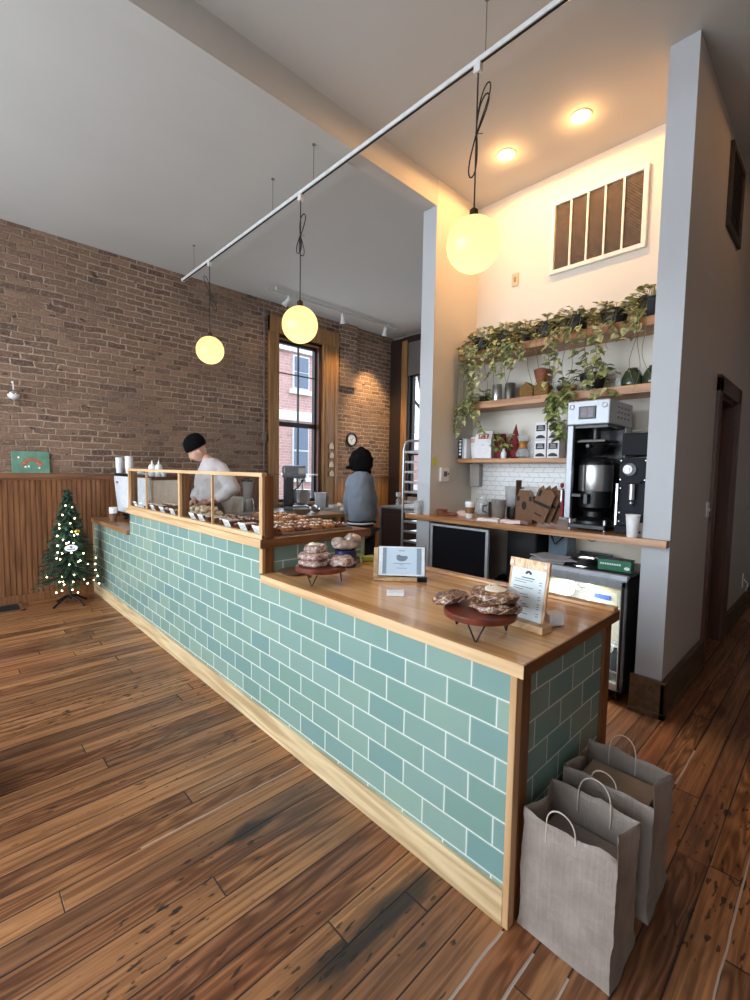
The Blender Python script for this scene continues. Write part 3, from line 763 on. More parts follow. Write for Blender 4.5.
# ================================================================== COFFEE NICHE
M_shelf = wood('shelf_wood',(150,100,62),(196,144,96),'y',.4)
M_steel = mat('brushed_steel',(196,198,200),.3,.9,.05,30); M_steel2 = mat('satin_steel_light',(158,161,167),.45,.6,.03)
M_black = mat('black_plastic',(18,18,20),.35); M_blackm = mat('matt_black',(24,25,28),.6)
ZB = 1.155
b = B().box(3.312,.905,1.11,3.975,2.685,ZB).box(3.235,.748,1.11,3.304,2.93,ZB).box(3.30,.905,1.11,3.315,2.685,ZB)
w = build('worktop', b, wood('back_worktop',(142,92,54),(194,140,90),'y',.3,coat=.2), smooth=False); tag(w,'high wooden worktop across the coffee niche under the brewer','worktop')
def hex_tile():
    t = NT('niche_backsplash'); x,y,z = t.pos(); v = (z-1.155)/.046; row = v.floor(); u = y/.098 + row.mod2()*.5 + (v.fract()-.5)*.28*(row.mod2()*2-1)
    du = (.5-(u.fract()-.5).abs())*.098; dv = (.5-(v.fract()-.5).abs())*.046; m = t.sm(du.min(dv),.0006,.0022)
    t.out(color=t.mix(m, srgb(128,130,134), srgb(222,222,220)), rough=.25); t.bump(m,.3,.002); return t.m
struct(build('trim_7', B().box(3.970,.905,ZB,3.979,2.60,1.648), hex_tile(), smooth=False))
def shelf(label, y0, y1, z0, z1, x0=3.70):
    t = thing('wall_shelf',label,'shelf',(3.84,(y0+y1)/2,z0))
    build('board', B().box(x0,y0,z0,3.978,y1,z1), M_shelf, t, smooth=False, bev=.003)
    for y in (): build('bracket', B().box(3.95,y,z0-.10,3.977,y+.02,z0).box(x0+.08,y,z0-.012,3.977,y+.02,z0), M_blk, t, smooth=False)
    return t
shelf('top wooden wall shelf crowded with trailing pothos pots',.905,2.685,2.635,2.70)
shelf('middle wooden wall shelf with tins, baskets and green bottles',.905,2.62,2.16,2.225)
shelf('lowest wooden wall shelf holding books, coffee bags and boxes',1.47,2.685,1.652,1.692)

# ---- foliage
M_leafA = None
def leafmat(name, a, b_, c):
    t = NT(name); x,y,z = t.pos(obj=True); n = t.noise(t.vec(x,y,z),16,3)
    t.out(color=t.ramp(n,[(.34,srgb(*a)),(.5,srgb(*b_)),(.64,srgb(*c))]), rough=.45)
    t.p.inputs['Subsurface Weight'].default_value = 0
    return t.m
M_leafA = leafmat('pothos_leaf',(118,126,82),(164,166,112),(222,216,168)); M_leafB = leafmat('pothos_leaf_green',(92,112,62),(140,154,90),(196,196,130))
M_vine = mat('vine_stem',(116,112,66),.7); M_soil = mat('soil',(40,30,24),.95)
def leaf(b, p, out, size, up=None):
    out = Vector(out).normalized(); side = out.cross(Vector((random.uniform(-.5,.5),random.uniform(-.5,.5),1))).normalized(); nrm = side.cross(out)
    P = lambda u, v, w: Vector(p)+out*(u*size)+side*(v*size)+nrm*(w*size)
    sh = [(0,0,0),(.02,.34,.10),(.30,.48,.14),(.68,.30,.06),(1.05,0,-.16),(.68,-.30,.06),(.30,-.48,.14),(.02,-.34,.10)]
    v = [b.bm.verts.new(P(*q)) for q in sh]; m = b.bm.verts.new(P(.45,0,-.03))
    for i in range(8): b._f([v[i], v[(i+1)%8], m])
def vine_path(p0, drop, sway=.05, n=12, tx=0, ty=0):
    pts = [Vector(p0)]; x, y, z = p0; ph = random.uniform(0,6)
    for i in range(1, n+1):
        u = i/n
        pts.append(Vector((p0[0] + tx*u + sway*.4*math.sin(ph+u*5), p0[1] + ty*u + sway*math.sin(ph*1.3+u*6)*u**.5, p0[2]-drop*u)))
    return pts
def leafy(b, pts, u0, u1, n, size):
    N = len(pts)-1
    for k in range(n):
        u = (u0+(u1-u0)*(k+random.random()*.8)/n)*N; i = min(int(u),N-1); p = pts[i].lerp(pts[i+1],u-i)
        a = random.uniform(-1.5,1.5)
        leaf(b, p, (-math.cos(a)*.7, math.sin(a), random.uniform(-1.1,.2)), size*random.uniform(.7,1.15))
def pothos(label, y, z, vines, crown=34, pot_r=.085, pot_h=.12, x=3.82, group='trailing pothos on the top shelf', shelf_x=3.66, msc=1.0, dark=False):
    t = thing('potted_pothos',label,'plant',(x,y,z),group)
    build('pot', B().lathe((x,y,z+.002),[(pot_r*.72,0),(pot_r,pot_h),(pot_r*1.06,pot_h),(pot_r*1.06,pot_h+.012),(pot_r*.95,pot_h+.012),(pot_r*.9,pot_h-.02)],24), M_blackm, t)
    build('soil', B().lathe((x,y,z+pot_h-.03),[(pot_r*.88,0),(pot_r*.85,.012),(.004,.018)],18), M_soil, t)
    lf, st = B(), B()
    for k in range(int(crown*2.0)):
        a = random.uniform(0,2*PI); r = random.uniform(.0,1)**.6*(pot_r+.075); h = pot_h+random.uniform(-.02,.12)*(1-.5*r/(pot_r+.07))-.75*max(0,r-pot_r)
        p = Vector((x-.02+r*math.cos(a)*.9, y+r*math.sin(a)*1.25, z+h))
        st.tube([(x+.3*r*math.cos(a),y+.3*r*math.sin(a),z+pot_h-.02),(x+.7*r*math.cos(a),y+.8*r*math.sin(a),z+h-.005),p],.0022,4)
        leaf(lf, p, (math.cos(a)-.5, math.sin(a), random.uniform(-.5,.6)), (.050)*random.uniform(.6,1.15)*msc)
    for (dy, drop, u0, u1, n, ty) in vines:
        e = (shelf_x-random.uniform(0,.03), y+dy, z+.03)
        pts = [Vector((x-.05,y+dy*.5,z+pot_h+.01)), Vector(((x+e[0])/2-.02,y+dy*.8,z+pot_h*.9)), Vector(e)] + vine_path((e[0],e[1],e[2]-.03),drop,.035,12,0,ty)
        st.tube(pts,.0028,5,taper=.6); leafy(lf, pts, .12+.88*u0, .12+.88*u1, n, .062*msc)
    for g in (lf, st):
        for v in g.bm.verts: v.co.y = min(max(v.co.y,.925),2.665); v.co.x = min(v.co.x,3.965)
    build('stems', st, M_vine, t); build('leaves', lf, M_leafB if dark else M_leafA, t, smooth=False)
    return t
ZS = 2.70
pothos('leftmost trailing pothos in a black pot, with the thick leafy curtain by the side wall',2.50,ZS,[(.10,.62,.05,.35,9,.02),(.12,.75,.7,1,14,.06),(.05,.62,0,1,34,-.02),(.0,.60,0,1,34,-.03),(.08,.9,.6,.95,12,.02),(-.07,.50,0,.9,20,-.02),(.15,.95,.0,.02,1,.05)],40)
pothos('bushy yellow-green pothos second from the left on the top shelf',2.25,ZS,[(.05,.28,0,1,16,0),(-.02,.50,0,.4,10,.03),(.10,.50,0,.35,9,.02),(-.09,.30,0,1,16,0),(.0,.16,0,1,12,.0),(-.12,.45,.0,.3,6,.0)],58)
pothos('small dense pothos third from the left with its pot nearly buried',2.06,ZS,[(.03,.26,0,1,16,0),(-.06,.18,0,1,12,0),(.08,.2,0,1,12,.0),(0,.50,0,.3,6,.04)],52,.075,.10)
pothos('pothos in a wide black pot with pale bare stems, above the woven baskets',1.86,ZS,[(.06,.50,.0,.1,2,.0),(.0,.50,0,.1,2,.02),(-.05,.42,0,.1,2,.0),(-.12,.16,0,1,12,0)],26,.10,.115)
pothos('trailing pothos in a black pot fifth from the left with long bare strings',1.61,ZS,[(.10,.36,0,.9,18,.0),(.06,.55,0,.2,4,.03),(-.03,.45,0,.2,4,.0),(.0,.50,0,.25,5,.0),(-.10,.2,0,1,13,.0),(.14,.52,.2,.9,12,.04)],44,.095,.125)
pothos('trailing pothos sixth from the left with a full cascade over the black lower pot',1.32,ZS,[(.08,.45,.15,1,22,.0),(.02,.38,.2,1,20,.02),(.13,.50,.4,1,18,.0),(-.04,.2,0,.3,4,.0),(-.06,.16,0,1,9,.0)],40,.10,.11)
pothos('rightmost pothos at the white wall end with knotted bare vines',1.06,ZS,[(.04,.50,.0,.1,3,.03),(.0,.46,.0,.1,2,-.04),(.06,.15,0,1,12,.0),(.02,.54,0,.1,2,.02),(.10,.10,0,1,10,.0)],54,.10,.13)
pothos('low pothos in a flared black pot on the middle shelf behind the brewer',1.46,2.225,[(.10,.10,0,1,12,.02),(.13,.16,0,1,12,.0),(-.06,.12,.2,1,5,-.08),(.16,.10,0,1,9,.04),(-.16,.10,.2,.9,4,-.12)],16,.10,.125,group='plants on the middle shelf',dark=True)
pothos('short trailing vine hanging from the middle shelf left of the brewer',1.70,2.225,[(.02,.36,.1,1,34,-.03),(-.03,.40,.15,1,34,-.04),(.0,.30,.1,1,22,-.03)],14,.05,.05,group='plants on the middle shelf',dark=True)
pothos('leafy vine hanging from the middle shelf in front of the white coffee bag',2.46,2.225,[(.10,.16,0,1,12,.04),(-.02,.34,.3,1,20,-.06),(.02,.30,.0,.6,8,-.03),(.12,.1,0,1,10,.06)],18,.05,.05,group='plants on the middle shelf')
# ---- middle shelf
Z2 = 2.227
def canister(label, x, y, z, r, h, m, name='tin_canister', cat='tin'):
    w = build(name, B().lathe((x,y,z),[(r*.98,0),(r,.004),(r,h*.82),(r*.96,h*.84),(r*.96,h),(r*.9,h+.004),(.003,h+.004)],24), m); tag(center(w),label,cat); return w
canister('shiny steel canister left of its twin on the middle shelf',3.80,2.315,Z2,.045,.15,M_steel)
canister('dull grey canister beside the woven baskets on the middle shelf',3.84,2.205,Z2,.048,.155,mat('dull_tin',(112,108,104),.4,.7))
def basket_mat():
    t = NT('woven_basket'); x,y,z = t.pos(obj=True); a = (y*300).sin(); c = (z*380).sin(); f = a*c
    t.out(color=t.ramp(f*.5+.5,[(.3,srgb(78,52,26)),(.6,srgb(164,124,66))]), rough=.8); t.bump(f,.8,.004); return t.m
M_bask = basket_mat()
for k, (y, lab) in enumerate(((2.00,'woven house-shaped basket on the middle shelf, beside the grey canister'),(1.86,'woven house-shaped basket on the middle shelf, under the orange shade'))):
    w = build('wicker_house', B().prism([(-.062,0),(.062,0),(.066,.085),(.0,.135),(-.066,.085)],'x',-.045,.045).xf(Matrix.Translation((3.79,y,Z2))), M_bask, bev=.006); tag(center(w),lab,'basket')
w = build('orange_shade', B().lathe((3.90,1.93,Z2),[(.02,0),(.025,.10),(.05,.16),(.075,.25),(.07,.25),(.045,.16),(.02,.11)],20).jig(.01,20), mat('terracotta_orange',(140,76,50),.6,0,.15)); tag(center(w),'orange-brown flared pottery vase behind the woven baskets','vase')
w = build('glass_jar', B().lathe((3.82,1.745,Z2),[(.036,0),(.04,.01),(.04,.08),(.028,.10),(.03,.115),(.026,.115),(.024,.10),(.036,.08),(.036,.01),(.003,.006)],20), mat('clear_glass',(230,236,238),.05,alpha=.2)); tag(center(w),'small clear glass jar left of the brown gourd on the middle shelf','jar')
w = build('gourd', B().sph((3.80,1.66,Z2+.036),(.04,.06,.036),18,10).sph((3.80,1.60,Z2+.048),(.022,.03,.022),12,8).jig(.01,20), mat('gourd_brown',(150,96,60),.5,0,.2)); tag(center(w),'brown gourd lying on the middle shelf','gourd')
w = build('glass_jar', B().lathe((3.80,1.255,Z2),[(.026,0),(.03,.008),(.03,.06),(.02,.075),(.022,.095),(.018,.095),(.016,.075),(.026,.06),(.026,.01),(.003,.006)],20), MC['clear_glass']); tag(center(w),'small glass bottle between the black pot and the green bottles','jar')
M_gg = mat('green_glass',(44,58,40),.08,coat=.5)
for k, (y, lab) in enumerate(((1.165,'squat dark green glass bottle beside the small clear bottle'),(1.02,'squat dark green glass bottle at the right end of the middle shelf'))):
    w = build('green_bottle', B().lathe((3.80,y,Z2),[(.045,0),(.076,.01),(.078,.05),(.055,.11),(.036,.128),(.036,.136),(.03,.136),(.03,.125)],24), M_gg); tag(center(w),lab,'bottle')
# ---- lowest shelf
Z3 = 1.694
M_red = mat('deep_red_fabric',(120,22,28),.7); M_wp = mat('white_paper_bag',(228,226,228),.6,0,.03)
t = thing('black_box','narrow black box with white lettering blocks at the left end of the lowest shelf','box',(3.80,2.655,Z3))
build('box', B().box(3.72,2.635,Z3,3.86,2.680,Z3+.195), M_blackm, t, smooth=False, bev=.002)
b = B()
for k in range(5): b.box(3.7185,2.645,Z3+.03+k*.032,3.7195,2.670,Z3+.052+k*.032)
build('lettering', b, M_card, t, smooth=False)
w = build('book', B().box(3.72,2.585,Z3,3.86,2.612,Z3+.19), M_card, smooth=False, bev=.002); tag(center(w),'white paperback standing beside the black box','book','books on the lowest shelf')
w = build('book', B().box(3.72,2.615,Z3,3.87,2.633,Z3+.20), mat('pale_blue_cover',(190,200,208),.5), smooth=False, bev=.002); tag(center(w),'pale blue-grey slim book against the black box','book','books on the lowest shelf')
t = thing('cup_stack','stack of pink-banded paper cups standing on the lowest shelf','cups',(3.79,2.535,Z3))
b = B()
for k in range(5): b.lathe((3.79,2.535,Z3+.02*k),[(.030,0),(.041,.12),(.044,.121),(.044,.127),(.037,.125)],20)
build('cup', b, mat('cup_white',(226,222,220),.5), t)
build('band', B().lathe((3.79,2.535,Z3),[(.0445,.15),(.047,.19),(.0475,.19),(.0455,.15)],20,caps=False), mat('pink_band',(198,160,150),.5), t)
t = thing('coffee_bag','tall white coffee bag with a red label on the lowest shelf','bag',(3.78,2.42,Z3))
M_ = at(3.78,2.42,Z3,.12)
b = B().prism([(-.038,0),(.038,0),(.036,.17),(.004,.262),(-.004,.262),(-.036,.17)],'y',-.085,.085).jig(.006,18,4)
build('bag', b.xf(M_), M_wp, t, bev=.004)
build('red_label', B().obox((-.026,0,.208),(.002,.10,.050),ry=.30).xf(M_), mat('red_label',(190,40,50),.5), t, smooth=False)
b = B()
for k in (-1,0,1): b.obox((-.0275,.03*k,.208),(.002,.014,.03),ry=.30)
b.box(-.0405,-.012,.12,-.0385,.012,.138)
for k in range(3): b.box(-.0405,-.05,.09-.02*k,-.0385,.05-.02*k,.093-.02*k)
build('print', b.xf(M_), mat('print_pale',(206,206,212),.5), t, smooth=False)
w = build('coffee_bag', B().prism([(-.035,0),(.035,0),(.032,.17),(.004,.235),(-.004,.235),(-.032,.17)],'y',-.06,.06).jig(.006,18,2).xf(at(3.86,2.31,Z3,.1)), M_red, bev=.004); tag(center(w),'deep red foil coffee bag behind the leafy sprig','bag')
w = build('gift_cone', B().lathe((3.86,2.145,Z3),[(.03,0),(.05,.02),(.052,.10),(.035,.19),(.002,.32)],20).jig(.008,18), M_red); tag(center(w),'dark red pointed felt cone standing on the lowest shelf','ornament')
t = thing('sprig_vase','small white bottle vase holding green sprigs on the lowest shelf','vase',(3.76,2.20,Z3))
build('bottle', B().lathe((3.76,2.20,Z3),[(.02,0),(.026,.01),(.026,.05),(.012,.07),(.012,.09)],16), M_card, t)
lf, st = B(), B()
for k in range(11):
    a = k*1.9; p = Vector((3.755+.05*math.cos(a),2.22+.07*math.sin(a),Z3+.10+.018*(k%8))); st.tube([(3.76,2.20,Z3+.06),p],.002,4)
    for q in range(3): leaf(lf,p-Vector((0,0,.012*q)),(math.cos(a+q),math.sin(a+q),random.uniform(-.8,.2)),.052)
build('stems', st, M_vine, t); build('leaves', lf, M_leafB, t, smooth=False)
t = thing('pour_over_carafe','glass pour-over coffee carafe with a wooden collar','carafe',(3.80,2.03,Z3))
build('glass_body', B().lathe((3.80,2.03,Z3),[(.045,0),(.066,.015),(.064,.05),(.03,.11),(.03,.125),(.060,.20),(.057,.20),(.027,.125),(.027,.11),(.060,.05),(.062,.018),(.003,.006)],24), MC['clear_glass'], t)
build('wooden_collar', B().lathe((3.80,2.03,Z3),[(.044,.088),(.034,.112),(.036,.128),(.050,.152),(.046,.152),(.031,.125),(.031,.112),(.040,.088)],24), mat('collar_wood',(170,116,62),.4), t)
w = build('glass_jar', B().lathe((3.83,1.93,Z3),[(.04,0),(.045,.008),(.045,.16),(.042,.165),(.041,.16),(.041,.01),(.003,.006)],20), MC['clear_glass']); tag(center(w),'tall clear glass jar between the carafe and the white label boxes','jar')
for k, (y, zz, lab) in enumerate(((1.845,0,'lower white box with black label in the left column of four'),(1.845,.155,'upper white box with black label in the left column of four'),(1.73,0,'lower white box with black label in the right column, beside the brewer'),(1.73,.155,'upper white box with black label in the right column, beside the brewer'))):
    t = thing('product_box',lab,'box',(3.80,y,Z3+zz),'white label boxes on the lowest shelf')
    build('carton', B().box(3.745,y-.052,Z3+zz,3.85,y+.052,Z3+zz+.152), M_wp, t, smooth=False, bev=.002)
    b = B().box(3.7435,y-.040,Z3+zz+.075,3.7445,y+.040,Z3+zz+.125)
    b.prism([(y+.042*math.cos(PI*i/12), Z3+zz+.012+.030*math.sin(PI*i/12)) for i in range(13)],'x',3.7435,3.7445)
    build('black_label', b, M_blackm, t, smooth=False)
    b = B()
    for q in range(3): b.box(3.7428,y-.028+.004*q,Z3+zz+.088+.011*q,3.7434,y+.028-.004*q,Z3+zz+.091+.011*q)
    build('label_text', b, M_wp, t, smooth=False)
# ---- wall items
w = thing('return_air_grille','large white framed air return grille with brown filter panels high on the niche wall','vent',(3.97,1.55,3.30))
b = B(); Y0, Y1, ZA, ZZ = 1.17,1.93,3.305,3.92
for q in ((Y0,ZA,Y1,ZA+.035),(Y0,ZZ-.035,Y1,ZZ),(Y0,ZA+.0355,Y0+.035,ZZ-.0355),(Y1-.035,ZA+.0355,Y1,ZZ-.0355)): b.box(3.945,q[0],q[1],3.979,q[2],q[3])
b.box(3.955,Y0-.012,ZA-.012,3.979,Y1+.012,ZZ+.012) if False else None
build('frame', b, mat('white_metal',(226,222,214),.4), w, smooth=False, bev=.004)
b = B()
n = 5; W_ = (Y1-Y0-.07)/n
for k in range(1,n): b.box(3.95,Y0+.035+W_*k-.007,ZA+.03,3.979,Y0+.035+W_*k+.007,ZZ-.03)
build('dividers', b, MC['white_metal'], w, smooth=False)
tf = NT('filter_mesh'); x,y,z = tf.pos(); f = ((y*260).sin()*(z*260).sin()); g = tf.noise(tf.vec(x,y*30,z*30),1,2); tf.out(color=tf.ramp(f*.35+g*.9,[(.3,srgb(46,38,32)),(.75,srgb(104,90,76))]),rough=.8); tf.bump(g,.6,.006)
for k in range(n): build('filter_panel', B().box(3.966,Y0+.035+W_*k+.007,ZA+.035,3.978,Y0+.035+W_*(k+1)-.007,ZZ-.035), tf.m, w, smooth=False)
t = thing('blank_wall_plate','small beige wall plate below and left of the air grille','wall plate',(3.975,2.27,3.32)); build('plate', B().box(3.968,2.235,3.315,3.979,2.305,3.43), mat('beige_plate',(206,184,150),.5), t, bev=.003); build('switch', B().box(3.962,2.26,3.35,3.969,2.28,3.395), mat('beige_dark',(160,136,100),.5), t, smooth=False)
t = thing('thermostat','white thermostat on the warm side wall beside the niche','thermostat',(3.49,2.68,1.465)); build('case', B().box(3.435,2.662,1.465,3.565,2.689,1.60), mat('white_plastic2',(232,228,224),.4), t, bev=.006); build('display', B().box(3.475,2.6595,1.515,3.525,2.6625,1.565), mat('thermostat_display',(80,78,80),.3), t, smooth=False); build('button', B().box(3.535,2.6595,1.53,3.55,2.6625,1.55), M_red, t, smooth=False)
w = build('sticky_note', B().box(3.335,2.686,1.62,3.40,2.688,1.69).xf(Matrix.Identity(4)), mat('yellow_note',(214,220,70),.7)); tag(center(w),'yellow-green sticky note above the thermostat','note')
w = build('hanging_bag', B().box(3.90,2.55,1.42,3.96,2.66,1.64).jig(.01,20), mat('grey_bag',(170,164,158),.7)); tag(center(w),'pale grey cloth hanging under the left end of the lowest shelf','cloth')
t = thing('light_switch','white toggle light switch on the dark hall wall','switch',(4.585-.22,.745,1.24)); build('plate', B().box(4.33,.738,1.24,4.40,.747,1.36), mat('white_plastic2',(232,228,224),.4), t, bev=.002); build('toggle', B().box(4.355,.728,1.29,4.372,.74,1.31), MC['white_plastic2'], t, smooth=False)
t = thing('power_outlet','white power outlet low on the hall wall beyond the doorway','outlet',(6.6,.745,.30)); build('plate', B().box(6.5,.738,.30,6.62,.747,.47), MC['white_plastic2'], t, bev=.002); build('cable', B().tube([(6.55,.735,.40),(6.54,.70,.36),(6.53,.71,.27)],.006,6), MC['white_plastic2'], t)
t = thing('hall_grille','dark framed air grille high on the hall wall','vent',(4.75,.745,3.45))
b = B().box(4.34,.722,3.501,4.39,.747,4.009).box(4.83,.722,3.501,4.88,.747,4.009).box(4.34,.722,3.45,4.88,.747,3.50).box(4.34,.722,4.01,4.88,.747,4.06)
build('frame', b, mat('dark_bronze',(74,64,56),.5,.3), t, smooth=False, bev=.004)
b = B()
for k in range(14): b.box(4.39,.735,3.515+.035*k,4.83,.747,3.53+.035*k)
build('louvre', b, M_blackm, t, smooth=False)

# ---- brewer
t = thing('coffee_brewer','tall stainless coffee brewer with a black display and thermal server','coffee brewer',(3.58,1.30,ZB))
Y0, Y1 = 1.155, 1.450
build('hood', B().box(3.345,Y0,1.915,3.82,Y1,2.088), M_steel2, t, smooth=False, bev=.008)
b = B().box(3.36,Y1-.045,1.235,3.40,Y1-.002,1.915).box(3.70,Y0,1.20,3.80,Y1,1.915).box(3.40,Y1-.012,1.22,3.72,Y1-.002,1.915)
build('frame', b, M_steel2, t, smooth=False, bev=.004)
build('cavity', B().box(3.69,Y0+.01,1.20,3.70,Y1-.02,1.91).box(3.42,Y1-.022,1.22,3.69,Y1-.014,1.91).box(3.38,Y0+.02,1.895,3.70,Y1-.02,1.914), M_black, t, smooth=False)
build('base', B().box(3.37,Y0+.005,1.165,3.78,Y1-.03,1.20), M_black, t, smooth=False, bev=.006)
for y in (Y0+.02,Y1-.03): build('foot', B().cyl((3.41,y,ZB+.001),(3.41,y,1.235),.013), M_steel, t)
d_ = build('display', B().box(3.338,1.245,1.955,3.346,1.365,2.045), M_black, t, bev=.004)
build('screen_glow', B().box(3.3365,1.262,1.968,3.338,1.30,2.034).box(3.3365,1.305,1.968,3.338,1.350,2.034), mat('brewer_screen',(60,52,60),.2,0,.3,60,emis=(110,84,96),es=.3), d_, smooth=False)
b = B()
for y in (1.19,1.415): b.tube([(3.340,y+.016*math.cos(a),2.045+.016*math.sin(a)) for a in [2*PI*i/16 for i in range(16)]],.002,5,closed=True)
build('emblem', b, M_steel, t)
b = B()
for i in range(3):
    for j in range(4): b.box(3.50+.07*j,Y0-.0015,1.965+.036*i,3.535+.07*j,Y0+.001,1.978+.036*i)
build('vent_slots', b, M_black, t, smooth=False)
sc = (3.53,1.295)
build('spray_arm', B().box(3.42,1.20,1.80,3.68,1.385,1.815).cyl((3.50,1.295,1.80),(3.50,1.295,1.90),.03), M_black, t, bev=.003)
build('brew_funnel', B().lathe((3.53,1.295,1.70),[(.04,0),(.075,.05),(.085,.085),(.08,.085),(.035,.01)],28).cyl((3.42,1.295,1.765),(3.35,1.295,1.765),.012), M_black, t)
build('funnel_rail', B().tube([(3.41,1.39,1.80),(3.41,1.20,1.80)],.007), M_steel, t)
s = build('thermal_server', B().lathe((3.53,1.295,1.30),[(.08,0),(.112,.02),(.115,.08),(.115,.34),(.10,.37),(.06,.39)],32), M_black, t)
build('steel_band', B().lathe((3.53,1.295,1.44),[(.1155,0),(.1175,.004),(.1175,.185),(.1155,.19)],32,caps=False), M_steel, s)
build('server_spigot', B().cyl((3.42,1.30,1.40),(3.375,1.30,1.40),.018).box(3.365,1.285,1.345,3.385,1.315,1.42).box(3.36,1.33,1.395,3.42,1.40,1.42), M_black, s, bev=.003)
build('server_stand', B().lathe((3.53,1.295,1.20),[(.13,0),(.125,.02),(.075,.05),(.075,.085),(.10,.10)],28), M_black, t)
build('gauge_tube', B().cyl((3.41,1.335,1.44),(3.41,1.335,1.63),.008), mat('sight_glass',(120,112,104),.2), s)
build('hot_water_tap', B().cyl((3.36,1.47,1.36),(3.36,1.47,1.44),.012).cyl((3.36,1.47,1.29),(3.36,1.47,1.36),.008), M_steel, t)
build('tap_handle', B().sph((3.36,1.47,1.475),(.014,.014,.02),12,8).box(3.352,1.455,1.35,3.368,1.472,1.45).box(3.35,1.452,1.24,3.372,1.476,1.35), M_red, t, bev=.003)
# ---- grinder
t = thing('coffee_grinder','dark slate coffee grinder with a round dial beside the brewer','grinder',(3.55,1.01,ZB))
M_gr = mat('slate_blue_black',(22,26,34),.6,spec=.2)
Y0, Y1 = .918, 1.098
build('housing', B().prism([(3.42,1.20),(3.74,1.20),(3.74,1.68),(3.42,1.68)],'y',Y0,Y1), M_gr, t, smooth=False, bev=.006)
build('base', B().box(3.385,Y0-.004,ZB+.001,3.76,Y1+.006,1.215), M_gr, t, smooth=False, bev=.006)
build('hopper', B().box(3.43,Y0+.002,1.695,3.72,Y1-.004,1.850), mat('hopper_dark',(16,18,24),.6,spec=.2), t, smooth=False, bev=.006)
build('hopper_handle', B().tube([(3.47,.955,1.85),(3.47,.955,1.868),(3.47,1.045,1.868),(3.47,1.045,1.85)],.005), M_steel, t)
build('control_panel', B().prism([(Y0+.006,1.68),(Y0+.006,1.545),(Y0+.045,1.505),(Y1-.045,1.505),(Y1-.006,1.545),(Y1-.006,1.68)],'x',3.40,3.42), mat('panel_black',(20,23,30),.6,spec=.2), t, smooth=False, bev=.002)
d_ = build('dial', B().cyl((3.40,1.025,1.60),(3.385,1.025,1.60),.042,n=28), M_black, t)
build('dial_face', B().cyl((3.386,1.035,1.60),(3.378,1.035,1.60),.030,n=28), M_card, d_)
build('dial_knob', B().cyl((3.379,1.035,1.60),(3.370,1.035,1.60),.010,n=16).box(3.3765,1.033,1.60,3.3775,1.037,1.625), M_steel, d_)
b = B().cyl((3.39,1.005,1.395),(3.39,1.005,1.50),.019,n=20).sph((3.39,1.005,1.372),.014,14,8)
build('spout', b, M_steel, t)
b = B()
for y, z in ((Y0+.015,1.66),(Y1-.015,1.66),(Y0+.015,1.53),(Y1-.015,1.53)): b.cyl((3.40,y,z),(3.396,y,z),.004,n=8)
for z in (1.47,1.30,1.24): b.cyl((3.42,Y1-.012,z),(3.416,Y1-.012,z),.004,n=8); b.cyl((3.42,Y0+.012,z),(3.416,Y0+.012,z),.004,n=8)
build('screws', b, M_steel, t)
build('side_lever', B().box(3.40,Y1-.002,1.20,3.415,Y1+.01,1.50), M_steel, t, smooth=False)
# ---- cups and things on the worktop
def papercup(label, x, y, r=.042, h=.145, m=None, z=ZB+.001):
    w = build('paper_cup', B().lathe((x,y,z),[(r*.72,0),(r*.74,.004),(r,h-.004),(r*1.06,h-.002),(r*1.06,h+.003),(r*.95,h+.001),(r*.68,.008),(.003,.007)],28), m or mat('paper_cup_white',(234,234,232),.5)); tag(center(w),label,'cup'); return w
papercup('plain white paper cup at the right end of the niche worktop',3.275,.955)
t = thing('sugar_box','small pale box with a black mark behind the white cup','box',(3.36,.905+.035,ZB)); build('box', B().box(3.325,.91,ZB+.001,3.375,.955,ZB+.09), mat('pale_box',(214,204,194),.6), t, smooth=False, bev=.002); build('mark', B().cyl((3.325,.925,ZB+.03),(3.3235,.925,ZB+.03),.008,n=12).cyl((3.325,.933,ZB+.045),(3.3235,.933,ZB+.045),.004,n=8), M_black, t)
t = thing('takeaway_cup','white lidded takeaway coffee cup with a brown sleeve','cup',(3.37,2.285,ZB))
build('cup', B().lathe((3.37,2.285,ZB+.001),[(.03,0),(.032,.004),(.042,.125),(.038,.128)],28), MC['paper_cup_white'], t)
build('sleeve', B().lathe((3.37,2.285,ZB),[(.0365,.045),(.0425,.10),(.044,.10),(.038,.045)],28,caps=False), mat('kraft_sleeve',(140,98,66),.8), t)
build('lid', B().lathe((3.37,2.285,ZB),[(.043,.120),(.045,.122),(.045,.130),(.041,.134),(.040,.148),(.034,.150),(.003,.148)],28), M_card, t)
M_clr = mat('clear_plastic',(214,216,216),.12,alpha=.32)
def tumbler(label, x, y, r, h, m=M_clr, name='clear_cup', cat='cup'):
    w = build(name, B().lathe((x,y,ZB+.001),[(r*.8,0),(r*.82,.003),(r,h),(r*.97,h),(r*.78,.006),(.003,.005)],24), m); tag(center(w),label,cat); return w
tumbler('frosted plastic cup standing in front of the white column',3.268,2.80,.042,.13)
tumbler('clear plastic pitcher in front of the dark mug on the niche worktop',3.52,2.09,.065,.17,mat('smoky_plastic',(150,142,136),.15,alpha=.55),'plastic_pitcher','pitcher')
tumbler('tall square-shouldered clear blender jar behind the plastic pitcher',3.80,2.10,.085,.28,mat('blender_plastic',(196,196,196),.15,alpha=.45),'blender_jar','jar')
w = build('glass_jar', B().lathe((3.72,2.38,ZB+.001),[(.045,0),(.05,.01),(.05,.13),(.035,.155),(.035,.18),(.03,.18),(.03,.155),(.046,.13),(.046,.012),(.003,.008)],20), MC['clear_glass']); tag(center(w),'clear glass jar behind the lidded takeaway cup','jar')
w = build('glass_jar', B().lathe((3.84,2.48,ZB+.001),[(.04,0),(.045,.01),(.045,.15),(.041,.15),(.041,.012),(.003,.008)],20), MC['clear_glass']); tag(center(w),'clear glass jar in the back left corner of the niche worktop','jar')
